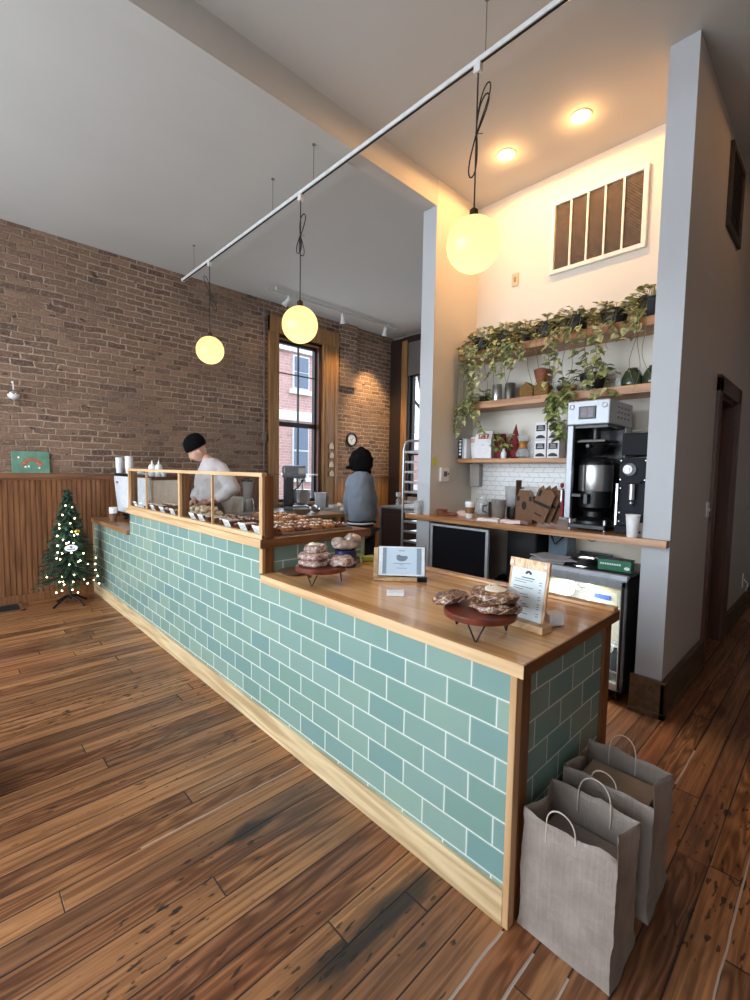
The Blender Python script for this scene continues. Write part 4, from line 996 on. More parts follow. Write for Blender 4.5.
w = build('dark_mug', B().lathe((3.66,2.22,ZB+.001),[(.045,0),(.05,.005),(.052,.135),(.048,.135),(.045,.01),(.003,.008)],24).tube([(3.62,2.265,ZB+.11),(3.60,2.30,ZB+.10),(3.60,2.30,ZB+.05),(3.62,2.265,ZB+.035)],.006), mat('dark_grey_mug',(48,44,44),.4)); tag(center(w),'dark grey mug behind the plastic pitcher','mug')
w = build('canister', B().lathe((3.62,2.0,ZB+.001),[(.05,0),(.06,.02),(.06,.11),(.055,.11)],24), M_black); tag(center(w),'black canister tucked behind the plastic pitcher','canister')
def towel(label, x, y, sx, sy, h, rz, m, seed):
    b = B(); b.box(-sx,-sy,0,sx,sy,h).box(-sx*.9,-sy*.95,h,sx*.8,sy*.9,h*1.6); bmesh.ops.subdivide_edges(b.bm,edges=b.bm.edges[:],cuts=4,use_grid_fill=True); b.jig(.012,14,seed)
    for v in b.bm.verts: v.co.z = max(v.co.z,0)
    w = build('folded_towel', b, m, bev=0); tag(w,label,'towel'); place(w,(x,y,ZB+.002),rz); return w
M_tow = mat('white_cotton',(226,220,216),.9,0,.04,40,.5,200)
towel('small folded white towel beside the takeaway cup',3.31,2.05,.05,.09,.014,.2,M_tow,1)
towel('crumpled pinkish white cloth in front of the cardboard carrier',3.31,1.83,.05,.10,.018,-.1,mat('pinkish_cotton',(224,206,204),.9,0,.04,40,.5,200),2)
w = build('red_brown_cloth', B().box(-.06,-.10,0,.06,.10,.016).jig(.014,16,5), mat('red_brown_cloth',(128,74,54),.9)); tag(w,'crumpled reddish brown cloth at the left end of the niche worktop','cloth'); place(w,(3.47,2.58,ZB+.004),.1)
w = build('paper_napkin', B().prism([(-.10,0),(.10,0),(.06,.05),(-.04,.045)],'x',-.03,.03).jig(.008,20,2), mat('blush_paper',(216,188,172),.8)); tag(w,'folded blush paper napkin left of the takeaway cup','napkin'); place(w,(3.50,2.42,ZB+.002),.2)
w = build('small_bowl', B().lathe((3.42,2.63,ZB+.001),[(.03,0),(.05,.03),(.055,.05),(.05,.05),(.028,.008)],20), mat('brown_bowl',(134,84,60),.5)); tag(center(w),'small brown bowl by the side wall on the niche worktop','bowl')
# cardboard carriers
M_card2 = mat('kraft_board',(112,80,56),.8,0,.08,30)
t = thing('cup_carrier','upright cardboard drink carrier with a round hole, stuffed with packets','carrier',(3.50,1.80,ZB))
M_ = at(3.46,1.80,ZB+.001,.1)@Matrix.Diagonal((1.0,.85,1.45,1))
build('panel', B().prism([(-.085,0),(.085,0),(.085,.13),(.05,.185),(-.05,.185),(-.085,.13)],'x',-.052,-.046).prism([(-.085,0),(.085,0),(.085,.15),(-.085,.15)],'x',.046,.052).box(-.052,-.085,0,.052,-.081,.15).box(-.052,.081,0,.052,.085,.24).box(-.05,-.083,0,.05,.083,.004).xf(M_), M_card2, t, smooth=False)
b = B().cyl((-.0535,0,.10),(-.051,0,.10),.024,n=20).box(-.0535,-.072,.125,-.051,-.045,.15).box(-.0535,.045,.125,-.051,.072,.15).box(-.053,.0855,0,.053,.0875,.24)
build('painted_cut_out', b.xf(M_), mat('carton_painted_shade',(28,22,18),.8), t, smooth=False)  # dark pieces paint the shade of the holes and one side
cg = 'straws and packets in the cup carrier'
for k in range(7):
    w = build('paper_packet', B().box(-.004,-.014,0,.004,.014,.20), mat('packet_white',(222,220,214),.6)); w.rotation_euler = (random.uniform(-.12,.12),random.uniform(-.1,.1),0); w.location = (M_@Vector((.015-.008*(k%3),-.05+.018*k,.05)))
    tag(w,'thin white paper packet standing in the cardboard drink carrier','packet',cg)
t = thing('cup_carrier','folded brown cardboard drink carrier leaning beside the brewer','carrier',(3.44,1.60,ZB))
for k in range(3):
    M_ = Matrix.Translation((3.38+.045*k,1.68-.03*k,ZB+.034))@Matrix.Rotation(.12,4,'Z')@Matrix.Rotation(.36,4,'X')@Matrix.Diagonal((1,.95,1.28,1))
    p = build('folded_panel', B().prism([(-.07,0),(.07,0),(.075,.19),(.05,.22),(.03,.20),(-.03,.21),(-.07,.19)],'x',-.006,.006).xf(M_), M_card2, t, smooth=False)
    build('painted_slot', B().box(-.0075,-.03,.04,-.006,.03,.047).box(-.0075,-.068,.10,-.006,.07,.118).box(-.0075,.04,.15,-.006,.06,.19).xf(M_), MC['carton_painted_shade'], p, smooth=False)  # slots are dark strips, their shade painted on the panel

# ---- under the worktop
t = thing('monitor','silver framed black flat monitor under the left end of the niche worktop','monitor',(3.38,2.39,.56))
b = B(); y0,y1,z0,z1 = 2.06,2.685,.60,1.078
for q in ((y0,z0,y1,z0+.045),(y0,z1-.022,y1,z1),(y0,z0+.0455,y0+.028,z1-.0225),(y1-.028,z0+.0455,y1,z1-.0225)): b.box(3.318,q[0],q[1],3.35,q[2],q[3])
build('silver_bezel', b, mat('silver_plastic',(196,200,206),.35,.2), t, smooth=False, bev=.005)
build('screen', B().box(3.325,y0+.02,z0+.04,3.352,y1-.02,z1-.02), mat('dark_screen',(20,23,30),.12,0,.02), t, smooth=False)
build('housing', B().box(3.352,y0+.02,z0+.02,3.40,y1-.02,z1-.02), M_black, t, smooth=False, bev=.01)
build('stand', B().box(3.36,2.34,.43,3.40,2.44,.62).box(3.32,2.25,.42,3.50,2.53,.435), M_black, t, smooth=False, bev=.004)
build('badge', B().cyl((3.318,2.372,.622),(3.316,2.372,.622),.013,n=18), M_card, t)
w = build('low_cabinet', B().box(3.35,2.18,.0,3.95,2.68,.42).box(3.335,2.20,.03,3.35,2.66,.40), mat('dark_cabinet',(34,33,36),.5), smooth=False, bev=.004); tag(center(w),'low dark cabinet carrying the monitor under the worktop','cabinet')
t = thing('trash_can','black bin lined with a shiny black bag beside the monitor','trash can',(3.5,1.93,0))
build('bin', B().lathe((3.5,1.93,.002),[(.12,0),(.15,.62),(.155,.63),(.145,.63),(.115,.01)],24), M_black, t)
build('bin_liner', B().lathe((3.5,1.93,0),[(.152,.50),(.162,.58),(.165,.645),(.155,.665),(.135,.65),(.13,.55),(.05,.5)],28).jig(.02,16,2), mat('bin_liner_plastic',(22,22,26),.18,coat=.6), t)
t = thing('dark_gap_box','tall matt black box added to darken the gap between the monitor and the fridge','cabinet',(3.78,1.9,0)); build('box_body', B().box(3.60,1.77,.002,3.95,2.04,1.09), M_blackm, t, smooth=False, bev=.005); build('front_slab', B().box(3.592,1.78,.03,3.60,2.03,1.07), mat('black_panel',(26,26,28),.4), t, smooth=False, bev=.002)  # black box added to make the space under the worktop dark
t = thing('water_tank','blue-grey plastic tank at the back left of the fridge top','tank',(3.80,1.63,.90)); build('tank', B().box(3.70,1.555,.880,3.88,1.715,1.085), mat('blue_grey_plastic',(92,108,124),.5), t, bev=.01); build('pipe', B().tube([(3.695,1.70,1.06),(3.66,1.64,.98),(3.695,1.57,1.06)],.006), M_blk, t)
w = build('power_cable', B().tube([(3.972,1.62,1.10),(3.95,1.55,1.03),(3.94,1.45,1.00),(3.95,1.36,1.03),(3.972,1.30,1.10)],.006), M_black); tag(w,'black cable looping under the niche worktop above the fridge','cable')
# fridge
t = thing('undercounter_fridge','undercounter glass door fridge with a steel frame under the niche worktop','fridge',(3.58,1.35,0))
fx0,fx1,fy0,fy1 = 3.29,3.90,.965,1.72
b = B().box(fx0,fy0,.12,fx1,fy0+.03,.872).box(fx0,fy1-.03,.12,fx1,fy1,.872).box(fx0,fy0,.845,fx1,fy1,.875).box(fx0,fy0,.09,fx1,fy1,.13).box(fx1-.03,fy0,.12,fx1,fy1,.872)
build('cabinet', b, mat('fridge_dark',(52,53,56),.4,.3), t, smooth=False, bev=.004)
b = B().box(fx0+.01,fy0+.03,.13,fx0+.0+.59,fy0+.036,.845).box(fx0+.01,fy1-.036,.13,fx0+.59,fy1-.03,.845).box(fx1-.037,fy0+.03,.13,fx1-.031,fy1-.03,.845).box(fx0+.01,fy0+.03,.84,fx1-.03,fy1-.03,.845)
build('liner', b, mat('fridge_liner',(226,230,232),.5), t, smooth=False)
b = B()
for z in (.62,.40,.20):
    for k in range(26): b.cyl((fx0+.03,fy0+.05+.025*k,z),(fx1-.05,fy0+.05+.025*k,z),.002,n=5)
    b.cyl((fx0+.03,fy0+.04,z),(fx0+.03,fy1-.04,z),.004,n=6); b.cyl((fx1-.06,fy0+.04,z),(fx1-.06,fy1-.04,z),.004,n=6)
build('wire_shelf', b, M_steel, t)
d_ = build('door', B().box(fx0-.04,fy0,.10,fx0-.004,fy0+.032,.855).box(fx0-.04,fy1-.032,.10,fx0-.004,fy1,.855).box(fx0-.04,fy0,.80,fx0-.004,fy1,.858).box(fx0-.04,fy0,.10,fx0-.004,fy1,.15), mat('fridge_door_steel',(170,174,180),.35,.35), t, smooth=False, bev=.004)
build('door_glass', B().box(fx0-.028,fy0+.03,.145,fx0-.022,fy1-.05,.805), M_glass, d_, smooth=False)
build('door_handle', B().box(fx0-.056,fy0+.008,.12,fx0-.04,fy0+.022,.82), mat('handle_dark',(60,58,60),.3,.6), d_, smooth=False, bev=.003)
build('top_strip', B().box(fx0-.03,fy0,.858,fx0+.02,fy1,.888), mat('pale_strip',(206,212,220),.4,.1), t, smooth=False, bev=.003)
for x in (fx0+.05,fx1-.05):
    for y in (fy0+.05,fy1-.05): build('caster', B().cyl((x,y-.012,.045),(x,y+.012,.045),.043,n=18).box(x-.02,y-.018,.06,x+.02,y+.018,.092), M_black, t)
M_tub = mat('cream_tub',(226,222,206),.45); M_lid = mat('butter_lid',(232,224,190),.5)
def tub(label, x, y, z, sx, sy, h, lidm=M_lid, lab=None):
    t = thing('food_tub',label,'tub',(x,y,z))
    build('tub', B().prism([(-sx/2*.9,0),(sx/2*.9,0),(sx/2,h),(-sx/2,h)],'y',-sy/2,sy/2).xf(Matrix.Translation((x,y,z+.003))), M_tub, t, bev=.01)
    build('lid', B().box(x-sx/2-.005,y-sy/2-.005,z+h+.001,x+sx/2+.005,y+sy/2+.005,z+h+.016), lidm, t, bev=.005)
    if lab: build('blue_label', B().box(x-sx/2-.004,y-.06,z+h*.45,x-sx/2-.001,y+.05,z+h*.72), mat('blue_label',(80,112,196),.5), t, smooth=False)
tub('white tub with a blue label on the top shelf of the fridge',3.48,1.16,.625,.20,.22,.12,lab=1)
tub('cream tub at the left of the fridge top shelf',3.46,1.52,.625,.20,.20,.12)
tub('wide cream tub in the middle of the fridge',3.46,1.13,.405,.24,.26,.15)
tub('cream tub low on the left in the fridge',3.46,1.48,.405,.24,.26,.12)
for k, (y, lab) in enumerate(((1.045,'dark glass bottle at the right on the lower fridge shelf'),(1.13,'dark glass bottle second from the right on the lower fridge shelf'),(1.22,'dark glass bottle third from the right on the lower fridge shelf'),(1.31,'dark glass bottle fourth from the right on the lower fridge shelf'))):
    t = thing('glass_bottle',lab,'bottle',(3.36,y,.205),'bottles low in the fridge')
    build('bottle', B().lathe((3.36,y,.205),[(.028,0),(.031,.006),(.031,.10),(.012,.135),(.012,.165),(.004,.166)],18), mat('bottle_dark_glass',(70,80,86),.1), t)
    build('cap', B().cyl((3.36,y,.366),(3.36,y,.378),.014,n=14), M_card, t)
li = bpy.data.lights.new('fridge_lamp','AREA'); li.shape='RECTANGLE'; li.size=.5; li.size_y=.05; li.energy=10; li.color=(1,.96,.88); o=bpy.data.objects.new('fridge_lamp',li); COL.objects.link(o); o.location=(3.34,1.34,.83); o.rotation_euler=(0,-.5,PI/2*0)
fill_li = li.copy(); fill_li.energy = 5; o = bpy.data.objects.new('fridge_lamp',fill_li); COL.objects.link(o); o.location=(3.32,1.34,.59); o.rotation_euler=(0,-.5,0)  # extra lower lamp, added to brighten the bottles
# on top of the fridge
t = thing('glove_box','green glove box with white lettering on top of the fridge','box',(3.42,1.06,.89)); M_=at(3.44,1.09,.891,.12)
build('box', B().box(-.06,-.10,0,.06,.11,.075).xf(M_), mat('green_carton',(44,120,86),.5,0,.1), t, smooth=False, bev=.002)
build('grey_panel', B().box(-.058,-.03,.075,.058,.06,.0765).box(-.05,-.09,.075,.04,-.05,.0762).xf(M_), mat('grey_print',(120,126,124),.6), t, smooth=False)
b = B()
for k in range(9): b.box(-.0612,.095-.015*k,.040,-.0602,.084-.015*k,.052)
b.sph((-.0607,-.075,.026),(.0008,.018,.012),12,8)
build('lettering', b.xf(M_), M_card, t, smooth=False)
w = build('coiled_hose', B(), M_black) if False else None
b = B()
for k in range(4): b.tube([(3.50+(.125-.018*k)*math.cos(a)*.9,1.33+(.125-.018*k)*math.sin(a),.90+.008*k) for a in [2*PI*i/32 for i in range(32)]],.009,8,closed=True)
b.lathe((3.50,1.33,.892),[(.12,0),(.12,.006),(.003,.006)],24)
w = build('coiled_cable', b, M_black); tag(center(w),'coiled black cable lying on top of the fridge','cable')
for k, (x, y, r, lab) in enumerate(((3.36,1.56,.3,'loose white paper sheet on the front left of the fridge top'),(3.52,1.60,-.2,'loose white paper sheet further back on the fridge top'),(3.40,1.50,.7,'crumpled white paper lying over the other sheets on the fridge'))):
    b = B().box(-.10,-.13,0,.10,.13,.004); bmesh.ops.subdivide_edges(b.bm,edges=b.bm.edges[:],cuts=5,use_grid_fill=True); b.jig(.006,14,k)
    w = build('paper_sheet', b, M_wp); tag(w,lab,'paper'); place(w,(x,y,.893+.008*k),r)
w = build('black_tray', B().box(3.66,1.26,.878,3.88,1.52,.90).box(3.66,1.26,.90,3.67,1.52,.92).box(3.87,1.26,.90,3.88,1.52,.92), M_black, smooth=False, bev=.003); tag(center(w),'black plastic tray at the back of the fridge top','tray')

# ================================================================== CEILING LIGHTS
M_white_m = mat('white_enamel',(214,214,212),.35); M_cord = mat('black_cord',(30,27,26),.7); M_bronze = mat('bronze_cap',(70,52,36),.35,.7)
XR, ZR = 2.27, 3.865
t = thing('light_rail','long white light rail hung from the ceiling over the counter','light rail',(XR,2.5,ZR))
build('rail', B().box(XR-.017,-1.0,ZR-.012,XR+.017,5.83,ZR+.016), M_white_m, t, smooth=False, bev=.004)
build('rail_slot', B().box(XR-.008,-1.0,ZR-.0135,XR+.008,5.83,ZR-.0115), M_blackm, t, smooth=False)
build('end_cap', B().box(XR-.019,5.83,ZR-.014,XR+.019,5.85,ZR+.018), M_white_m, t, smooth=False)
for y in (5.50,3.75,3.13,1.53,-.3): build('suspension_rod', B().cyl((XR,y,ZR+.01),(XR,y,Z_C),.0024,n=8).cyl((XR,y,Z_C-.006),(XR,y,Z_C),.014,n=14), mat('grey_rod',(120,114,106),.4,.5), t)
def globe_mat():
    t = NT('opal_globe'); t.n.remove(t.p)
    tl = t.node('ShaderNodeBsdfTranslucent'); tl.inputs[0].default_value = (.42,.34,.22,1)
    gl = t.node('ShaderNodeBsdfGlossy'); gl.inputs['Roughness'].default_value = .15
    em = t.node('ShaderNodeEmission'); x,y,z = t.pos(obj=True); n = t.noise(t.vec(x,y,z),6,2)
    t.con(t.ramp(n,[(.3,(1,.66,.28,1)),(.7,(1,.68,.30,1))]), em.inputs[0]); em.inputs[1].default_value = .92
    a = t.node('ShaderNodeMixShader'); a.inputs[0].default_value = .04; t.con(tl.outputs[0],a.inputs[1]); t.con(gl.outputs[0],a.inputs[2])
    s = t.node('ShaderNodeAddShader'); t.con(a.outputs[0],s.inputs[0]); t.con(em.outputs[0],s.inputs[1]); t.con(s.outputs[0],t.n['Material Output'].inputs[0]); return t.m
M_globe = globe_mat()
def pendant(label, y, zc, loops, R=.152):
    t = thing('globe_pendant',label,'pendant lamp',(XR,y,zc),'opal globe pendants on the rail')
    build('globe', B().sph((XR,y,zc),R,40,24), M_globe, t)
    build('cap', B().lathe((XR,y,zc+R-.012),[(.03,0),(.03,.012),(.026,.016),(.026,.05),(.018,.058),(.006,.07)],18), M_bronze, t)
    c = B().tube([(XR,y,zc+R+.05),(XR,y,ZR-.06)],.0045,8)
    build('cord', c, M_cord, t)
    build('rail_adapter', B().box(XR-.018,y-.022,ZR-.06,XR+.018,y+.022,ZR-.012), M_white_m, t, smooth=False, bev=.004)
    b = B()
    for (z0, z1, dx, dy) in loops:   # loops of spare cord tied to the drop
        pts = []
        for i in range(24):
            a = 2*PI*i/24; u = (1-math.cos(a))/2; wv = math.sin(a)
            pts.append((XR+dx*u**1.2+wv*.022*.72*(.3+u), y+dy*u**1.2-wv*.022*.7*(.3+u), z0+(z1-z0)*u))
        b.tube(pts,.0042,6,closed=True)
    b.tube([(XR-.012,y,(loops[0][0])),(XR+.012,y-.006,loops[0][0]+.004),(XR+.02,y-.03,loops[0][0])],.002,5)
    build('cord_loops', b, M_cord, t)
    l = bpy.data.lights.new('globe_bulb','POINT'); l.energy = 1.3; l.color = (1,.80,.35); l.shadow_soft_size = .035
    o = bpy.data.objects.new('globe_bulb',l); COL.objects.link(o); o.location = (XR,y,zc-.045)
pendant('nearest and largest-looking opal globe pendant, hung before the coffee niche',1.574,2.872,[(3.48,3.76,.045,-.045),(3.47,3.70,.04,-.04),(3.48,3.24,-.02,.015)])
pendant('middle opal globe pendant in front of the tall window',3.31,2.79,[(3.52,3.70,.02,-.02),(3.52,3.36,.012,-.012),(3.53,3.38,-.014,.012)])
pendant('farthest opal globe pendant in front of the brick wall',5.08,2.885,[(3.52,3.70,-.04,.04),(3.52,3.40,.05,-.04),(3.52,3.32,.05,-.05)])
for k, (x, y, lab) in enumerate(((3.475,1.505,'recessed ceiling downlight nearer the white wall end'),(3.455,2.098,'recessed ceiling downlight to the left, above the leafy shelf'),(4.3,-.15,'added recessed downlight over the hall, unseen outside the picture'))):  # the hall downlight is added out of frame to warm the hall wall
    t = thing('downlight',lab,'downlight',(x,y,Z_C-.01))
    build('trim_ring', B().lathe((x,y,Z_C-.006),[(.075,.006),(.078,0),(.06,-.002),(.058,.005)],28,caps=False), M_white_m, t)
    build('lens', B().lathe((x,y,Z_C-.004),[(.001,0),(.06,0),(.06,.003),(.001,.003)],28), mat('downlight_lens',(255,240,210),.5,0,.01,emis=(255,214,150),es=14), t)
    spot('downlight_beam',(x,y,Z_C-.03),(x,y,0),(27,27,9)[k],WARM,179,.10,.05)
    l = bpy.data.lights.new('downlight_bulb','POINT'); l.energy = (2.8,2.8,.4)[k]; l.color = WARM; l.shadow_soft_size = .045
    o = bpy.data.objects.new('downlight_bulb',l); COL.objects.link(o); o.location = (x,y,Z_C-.075)
# track light in the kitchen
t = thing('track_light','white track light bar on the kitchen ceiling near the brick wall','track light',(4.75,5.7,Z_C))
b = B().box(0,-.017,0,2.62,.017,.022).xf(Matrix.Translation((3.45,5.86,Z_C-.075))@Matrix.Rotation(-.02,4,'Z')); build('track', b, mat('track_white',(186,180,172),.4), t, smooth=False, bev=.002)
for x in (3.6,5.9): build('mount', B().cyl((x,5.85,Z_C-.06),(x,5.85,Z_C),.012), M_white_m, t)
for k, x in enumerate((3.80,4.82,5.78)):
    y = 5.85-.02*(x-3.45)+.0; tgt = ((3.4,6.4,3.2),(5.45,6.42,2.0),(6.05,6.42,2.3))[k]; d = (Vector(tgt)-Vector((x,y,4.0))).normalized()
    p = Vector((x,y,Z_C-.13))
    h = build('lamp_head', B().cyl((x,y,Z_C-.075),p,.012,n=12).cyl(p-d*.02,p+d*.05,.026,.030,n=20).cyl(p+d*.05,p+d*.11,.030,.046,n=20), M_white_m, t)
    spot('track_beam',p+d*.12,tgt,(4,60,230)[k],(1,.66,.30),(60,80,64)[k],.8,.03)
# ================================================================== LEFT SIDE
M_needle = mat('fir_needles',(34,66,46),.7,0,.35,12)
M_tips = mat('fir_tips',(62,104,88),.7,0,.2,12)
TX, TY = 1.03, 5.98
t = thing('christmas_tree','small dark green tabletop fir tree strung with warm lights by the wainscot','tree',(TX,TY,0))
def tr(z): return .35*((1.27-z)/1.05)**.85 if z > .22 else .33
lf, tp, br = B(), B(), B()
for k in range(230):
    z = .25+1.0*(k/230)**.95; a = k*2.399; R = max(.03,tr(z))*random.uniform(.82,1.06)
    p0 = Vector((TX,TY,z+.03)); p1 = Vector((TX+R*math.cos(a),TY+R*math.sin(a),z-.03*R/.3+random.uniform(-.02,.03)))
    br.tube([p0,p0.lerp(p1,.5)+Vector((0,0,.015)),p1],.004,4,taper=.5)
    d = (p1-p0); L = d.length; dn = d.normalized(); up = Vector((0,0,1)); sd = dn.cross(up).normalized()
    n = int(10+L*75)
    for q in range(n):
        u = (q+.5)/n; c = p0.lerp(p1,u); th = q*2.1+k; o = (sd*math.cos(th)+up*math.sin(th)); e = c+(o*.9+dn*.7)*.034
        w = dn.cross(o)*.0062; g = tp if (u > .82 and k % 3 == 0) else lf
        g.poly([c-w,c+w,e+w*.5,e-w*.5])
lf.tube([(TX,TY,1.2),(TX,TY,1.31)],.018,6,taper=.3)
for g in (lf,tp,br):
    for v in g.bm.verts: v.co.x = min(v.co.x,1.335); v.co.y = min(v.co.y,6.37)
build('needles', lf, M_needle, t, smooth=False); build('tip_needles', tp, M_tips, t, smooth=False); build('branches', br, mat('fir_wood',(50,44,34),.8), t)
build('trunk', B().cyl((TX,TY,.06),(TX,TY,1.2),.016,.006,n=10), mat('fir_trunk',(36,44,36),.7), t)
for k in range(4):
    a = k*PI/2+.5; c, s = math.cos(a), math.sin(a)
    build('stand_leg', B().tube([(TX,TY,.10),(TX+.07*c,TY+.07*s,.085),(TX+.20*c,TY+.20*s,.008)],.011,8), M_blk, t)
t = thing('string_lights','warm white fairy lights wound around the small fir tree','lights',(TX,TY,.25))
M_bulb = mat('fairy_bulb',(255,236,200),.4,0,.01,emis=(255,226,170),es=16)
wire = []
spotpx = [(-.02,1.12),(.04,1.10),(-.05,1.02),(.06,.98),(-.08,.92),(.02,.93),(-.08,.88),(.03,.84),(-.1,.80),(-.05,.76),(.05,.80),(.08,.81),(-.02,.72),(.0,.73),(.04,.72),(-.1,.70),(-.1,.63),(-.06,.62),(-.11,.57),(-.08,.56),(.02,.62),(.13,.60),(.0,.50),(.08,.52),(.10,.53),(.17,.48),(.24,.46),(.25,.52),(.24,.40),(-.20,.38),(-.07,.38),(-.06,.33),(-.05,.30),(-.09,.33),(.04,.39),(.03,.32),(.13,.33),(.16,.28),(.22,.30),(.27,.25),(.02,.24),(-.07,.24),(-.12,.22),(.07,.20),(.26,.33)]
cam_d = Vector((-.172,-.985,0)); sdv = Vector((.985,-.172,0))
for i, (dx, z) in enumerate(spotpx):
    R = max(.03,tr(z)); dx = max(-R,min(R,dx)); f = math.sqrt(max(0,R*R-dx*dx))*.95+.02
    p = Vector((TX,TY,z))+sdv*dx+cam_d*f; p.x = min(p.x,1.33); wire.append(p)
    build('bulb', B().sph(p,.0068,8,6), M_bulb, t)
build('wire', B().tube([Vector((min(1.33,TX+tr(z)*.95*math.cos(z*40)),TY+tr(z)*.95*math.sin(z*40),z)) for z in [.25+.98*i/160 for i in range(161)] if True],.0018,4), mat('green_wire',(26,44,30),.6), t)
t = thing('oval_ornament','white oval tag hanging on the front of the lit fir tree','ornament',(TX+.02,TY-.32,.66))
p = Vector((TX,TY,.67))+sdv*.02+cam_d*.235; Mo = Matrix.Translation(p)@Matrix.Rotation(math.atan2(sdv.y,sdv.x),4,'Z')@Matrix.Rotation(-.2,4,'X')
build('tag', B().lathe((0,0,0),[(.001,-.003),(.06,-.003),(.06,.003),(.001,.003)],30).xf(Mo@Matrix.Scale(.62,4,(0,0,1))@Matrix.Rotation(PI/2,4,'X')), M_card, t)
b = B().sph((0,-.004,.012),(.014,.002,.009),10,6); 
for k in range(6): b.box(-.034+.012*k,-.0045,-.018,-.026+.012*k,-.0035,-.008)
build('print', b.xf(Mo), M_ink, t)
w = build('gold_ornament', B().sph(Vector((TX,TY,.84))+sdv*.08+cam_d*.17,(.03,.03,.026),16,10), mat('gold_foil',(214,164,84),.25,.9)); tag(center(w),'small gold bauble near the top of the lit fir tree','ornament')
t = thing('floor_register','black metal floor register set in a wood rim by the brick wall','register',(.3,6.2,0))
build('rim', B().box(.0,6.03,.001,.63,6.055,.010).box(.0,6.35,.001,.63,6.375,.010).box(.60,6.03,.001,.63,6.375,.010).box(0,6.03,.001,.03,6.375,.010), M_railw, t, smooth=False)
b = B().box(.03,6.055,.001,.60,6.35,.004)
for k in range(12): b.box(.04,6.07+.023*k,.004,.59,6.08+.023*k,.009)
build('grate', b, M_blackm, t, smooth=False)
# artwork leaning on the rail
t = thing('painted_board','green painted board with an orange wreath leaning on the wainscot rail','artwork',(.77,6.40,1.462))
Ma = Matrix.Translation((.765,6.385,1.464))@Matrix.Rotation(-.05,4,'X')
build('board', B().box(-.172,0,0,.172,.018,.245).xf(Ma), mat('green_paint',(98,138,116),.6,0,.18,9), t, smooth=False, bev=.002)
b = B()
for k in range(26):
    a = PI*k/25; b.sph((-.075+.085*math.cos(a)*(1 if k%2 else .8)+.085, -.002, .085+.075*math.sin(a)*(1 if k%2 else .78)),(.013,.003,.011),8,5)
b.sph((.09,-.002,.11),(.02,.003,.012),8,5)
build('wreath', b.xf(Ma), mat('orange_wreath',(178,106,76),.7,0,.3,60), t)
b = B()
for p in ((-.11,.175),(-.02,.075),(.075,.06),(-.05,.07)): b.sph((p[0],-.002,p[1]),(.010,.003,.012),8,5)
build('white_dots', b.xf(Ma), M_card, t)
t = thing('ball_lamp','small chrome ball lamp on a short stem hanging against the brick','lamp',(.626,6.33,2.28))
build('ball', B().sph((.626,6.34,2.312),(.055,.055,.048),24,14), MC['white_enamel'], t); build('chrome_cap', B().lathe((.626,6.34,2.318),[(.0565,0),(.056,.018),(.04,.040),(.012,.052),(.002,.053)],24), mat('chrome',(200,200,204),.1,1,.01), t)
build('stem', B().tube([(.626,6.34,2.35),(.626,6.34,2.43),(.626,6.415,2.46)],.006,8).cyl((.626,6.405,2.46),(.626,6.42,2.46),.012), mat('white_metal',(226,222,214),.4), t)

# ---- espresso machine, cups and bottles on the left counter
t = thing('espresso_machine','white espresso machine on the low counter by the brick wall','espresso machine',(1.75,5.65,.923))
b = B().prism([(5.06,1.02),(6.08,1.02),(6.22,1.38),(6.22,1.44),(4.98,1.44),(4.98,1.38)],'x',1.555,1.575)
build('back_panel', b, mat('white_panel',(226,230,236),.3), t, smooth=False, bev=.006)
b = B().prism([(1.58,1.02),(1.86,1.02),(1.96,1.16),(1.96,1.42),(1.58,1.42)],'y',4.995,5.015).prism([(1.58,1.02),(1.86,1.02),(1.96,1.16),(1.96,1.42),(1.58,1.42)],'y',6.14,6.16)
build('side_panel', b, mat('cream_panel',(238,230,214),.4), t, smooth=False, bev=.004)
build('body', B().box(1.576,5.016,1.03,1.90,6.139,1.40), mat('machine_grey',(60,60,62),.4), t, smooth=False, bev=.006)
build('red_badge', B().box(1.553,6.04,1.355,1.5555,6.13,1.375), mat('badge_red',(128,30,44),.4), t, smooth=False)
build('cup_tray', B().box(1.56,4.99,1.442,1.95,6.21,1.452).box(1.56,4.99,1.452,1.565,6.21,1.475).box(1.945,4.99,1.452,1.95,6.21,1.475), M_blk, t, smooth=False)
for y in (5.12,6.0):
    for x in (1.62,1.88): build('foot', B().cyl((x,y,.923),(x,y,1.03),.022), M_blk, t)
build('drip_tray', B().box(1.60,5.05,.96,1.95,6.05,1.0), M_blk, t, smooth=False, bev=.004)
for y in (5.45,5.85): build('group_head', B().cyl((1.90,y,1.30),(1.97,y,1.24),.04).cyl((1.97,y,1.22),(2.07,y,1.20),.012), M_steel, t)
build('hose', B().tube([(1.58,4.985,1.40),(1.56,4.965,1.25),(1.60,4.965,1.10),(1.62,4.99,.99)],.008,8), M_steel, t)
def stackcup(label, x, y, z, n, r=.042, h=.115, g='paper cups on the espresso machine'):
    t = thing('cup_stack',label,'cups',(x,y,z),g)
    b = B()
    for k in range(n): b.lathe((x,y,z+.016*k),[(r*.72,0),(r,h-.004),(r*1.06,h),(r*.96,h)],20)
    build('cup', b, MC['paper_cup_white'], t); return t
stackcup('tall stack of white paper cups at the far left on the espresso machine',1.60,6.15,1.453,7)
stackcup('stack of white paper cups second from the left on the espresso machine',1.66,5.99,1.453,8)
stackcup('shorter white cup stack beside the tall ones on the espresso machine',1.64,5.90,1.453,7)
t = stackcup('stack of white cups in a kraft sleeve, left of the espresso machine',1.43,5.78,.923,4,.042,.12,None)
build('kraft_cup', B().lathe((1.43,5.78,.9225),[(.034,0),(.048,.10),(.046,.10),(.032,.004)],22), M_card2, t)
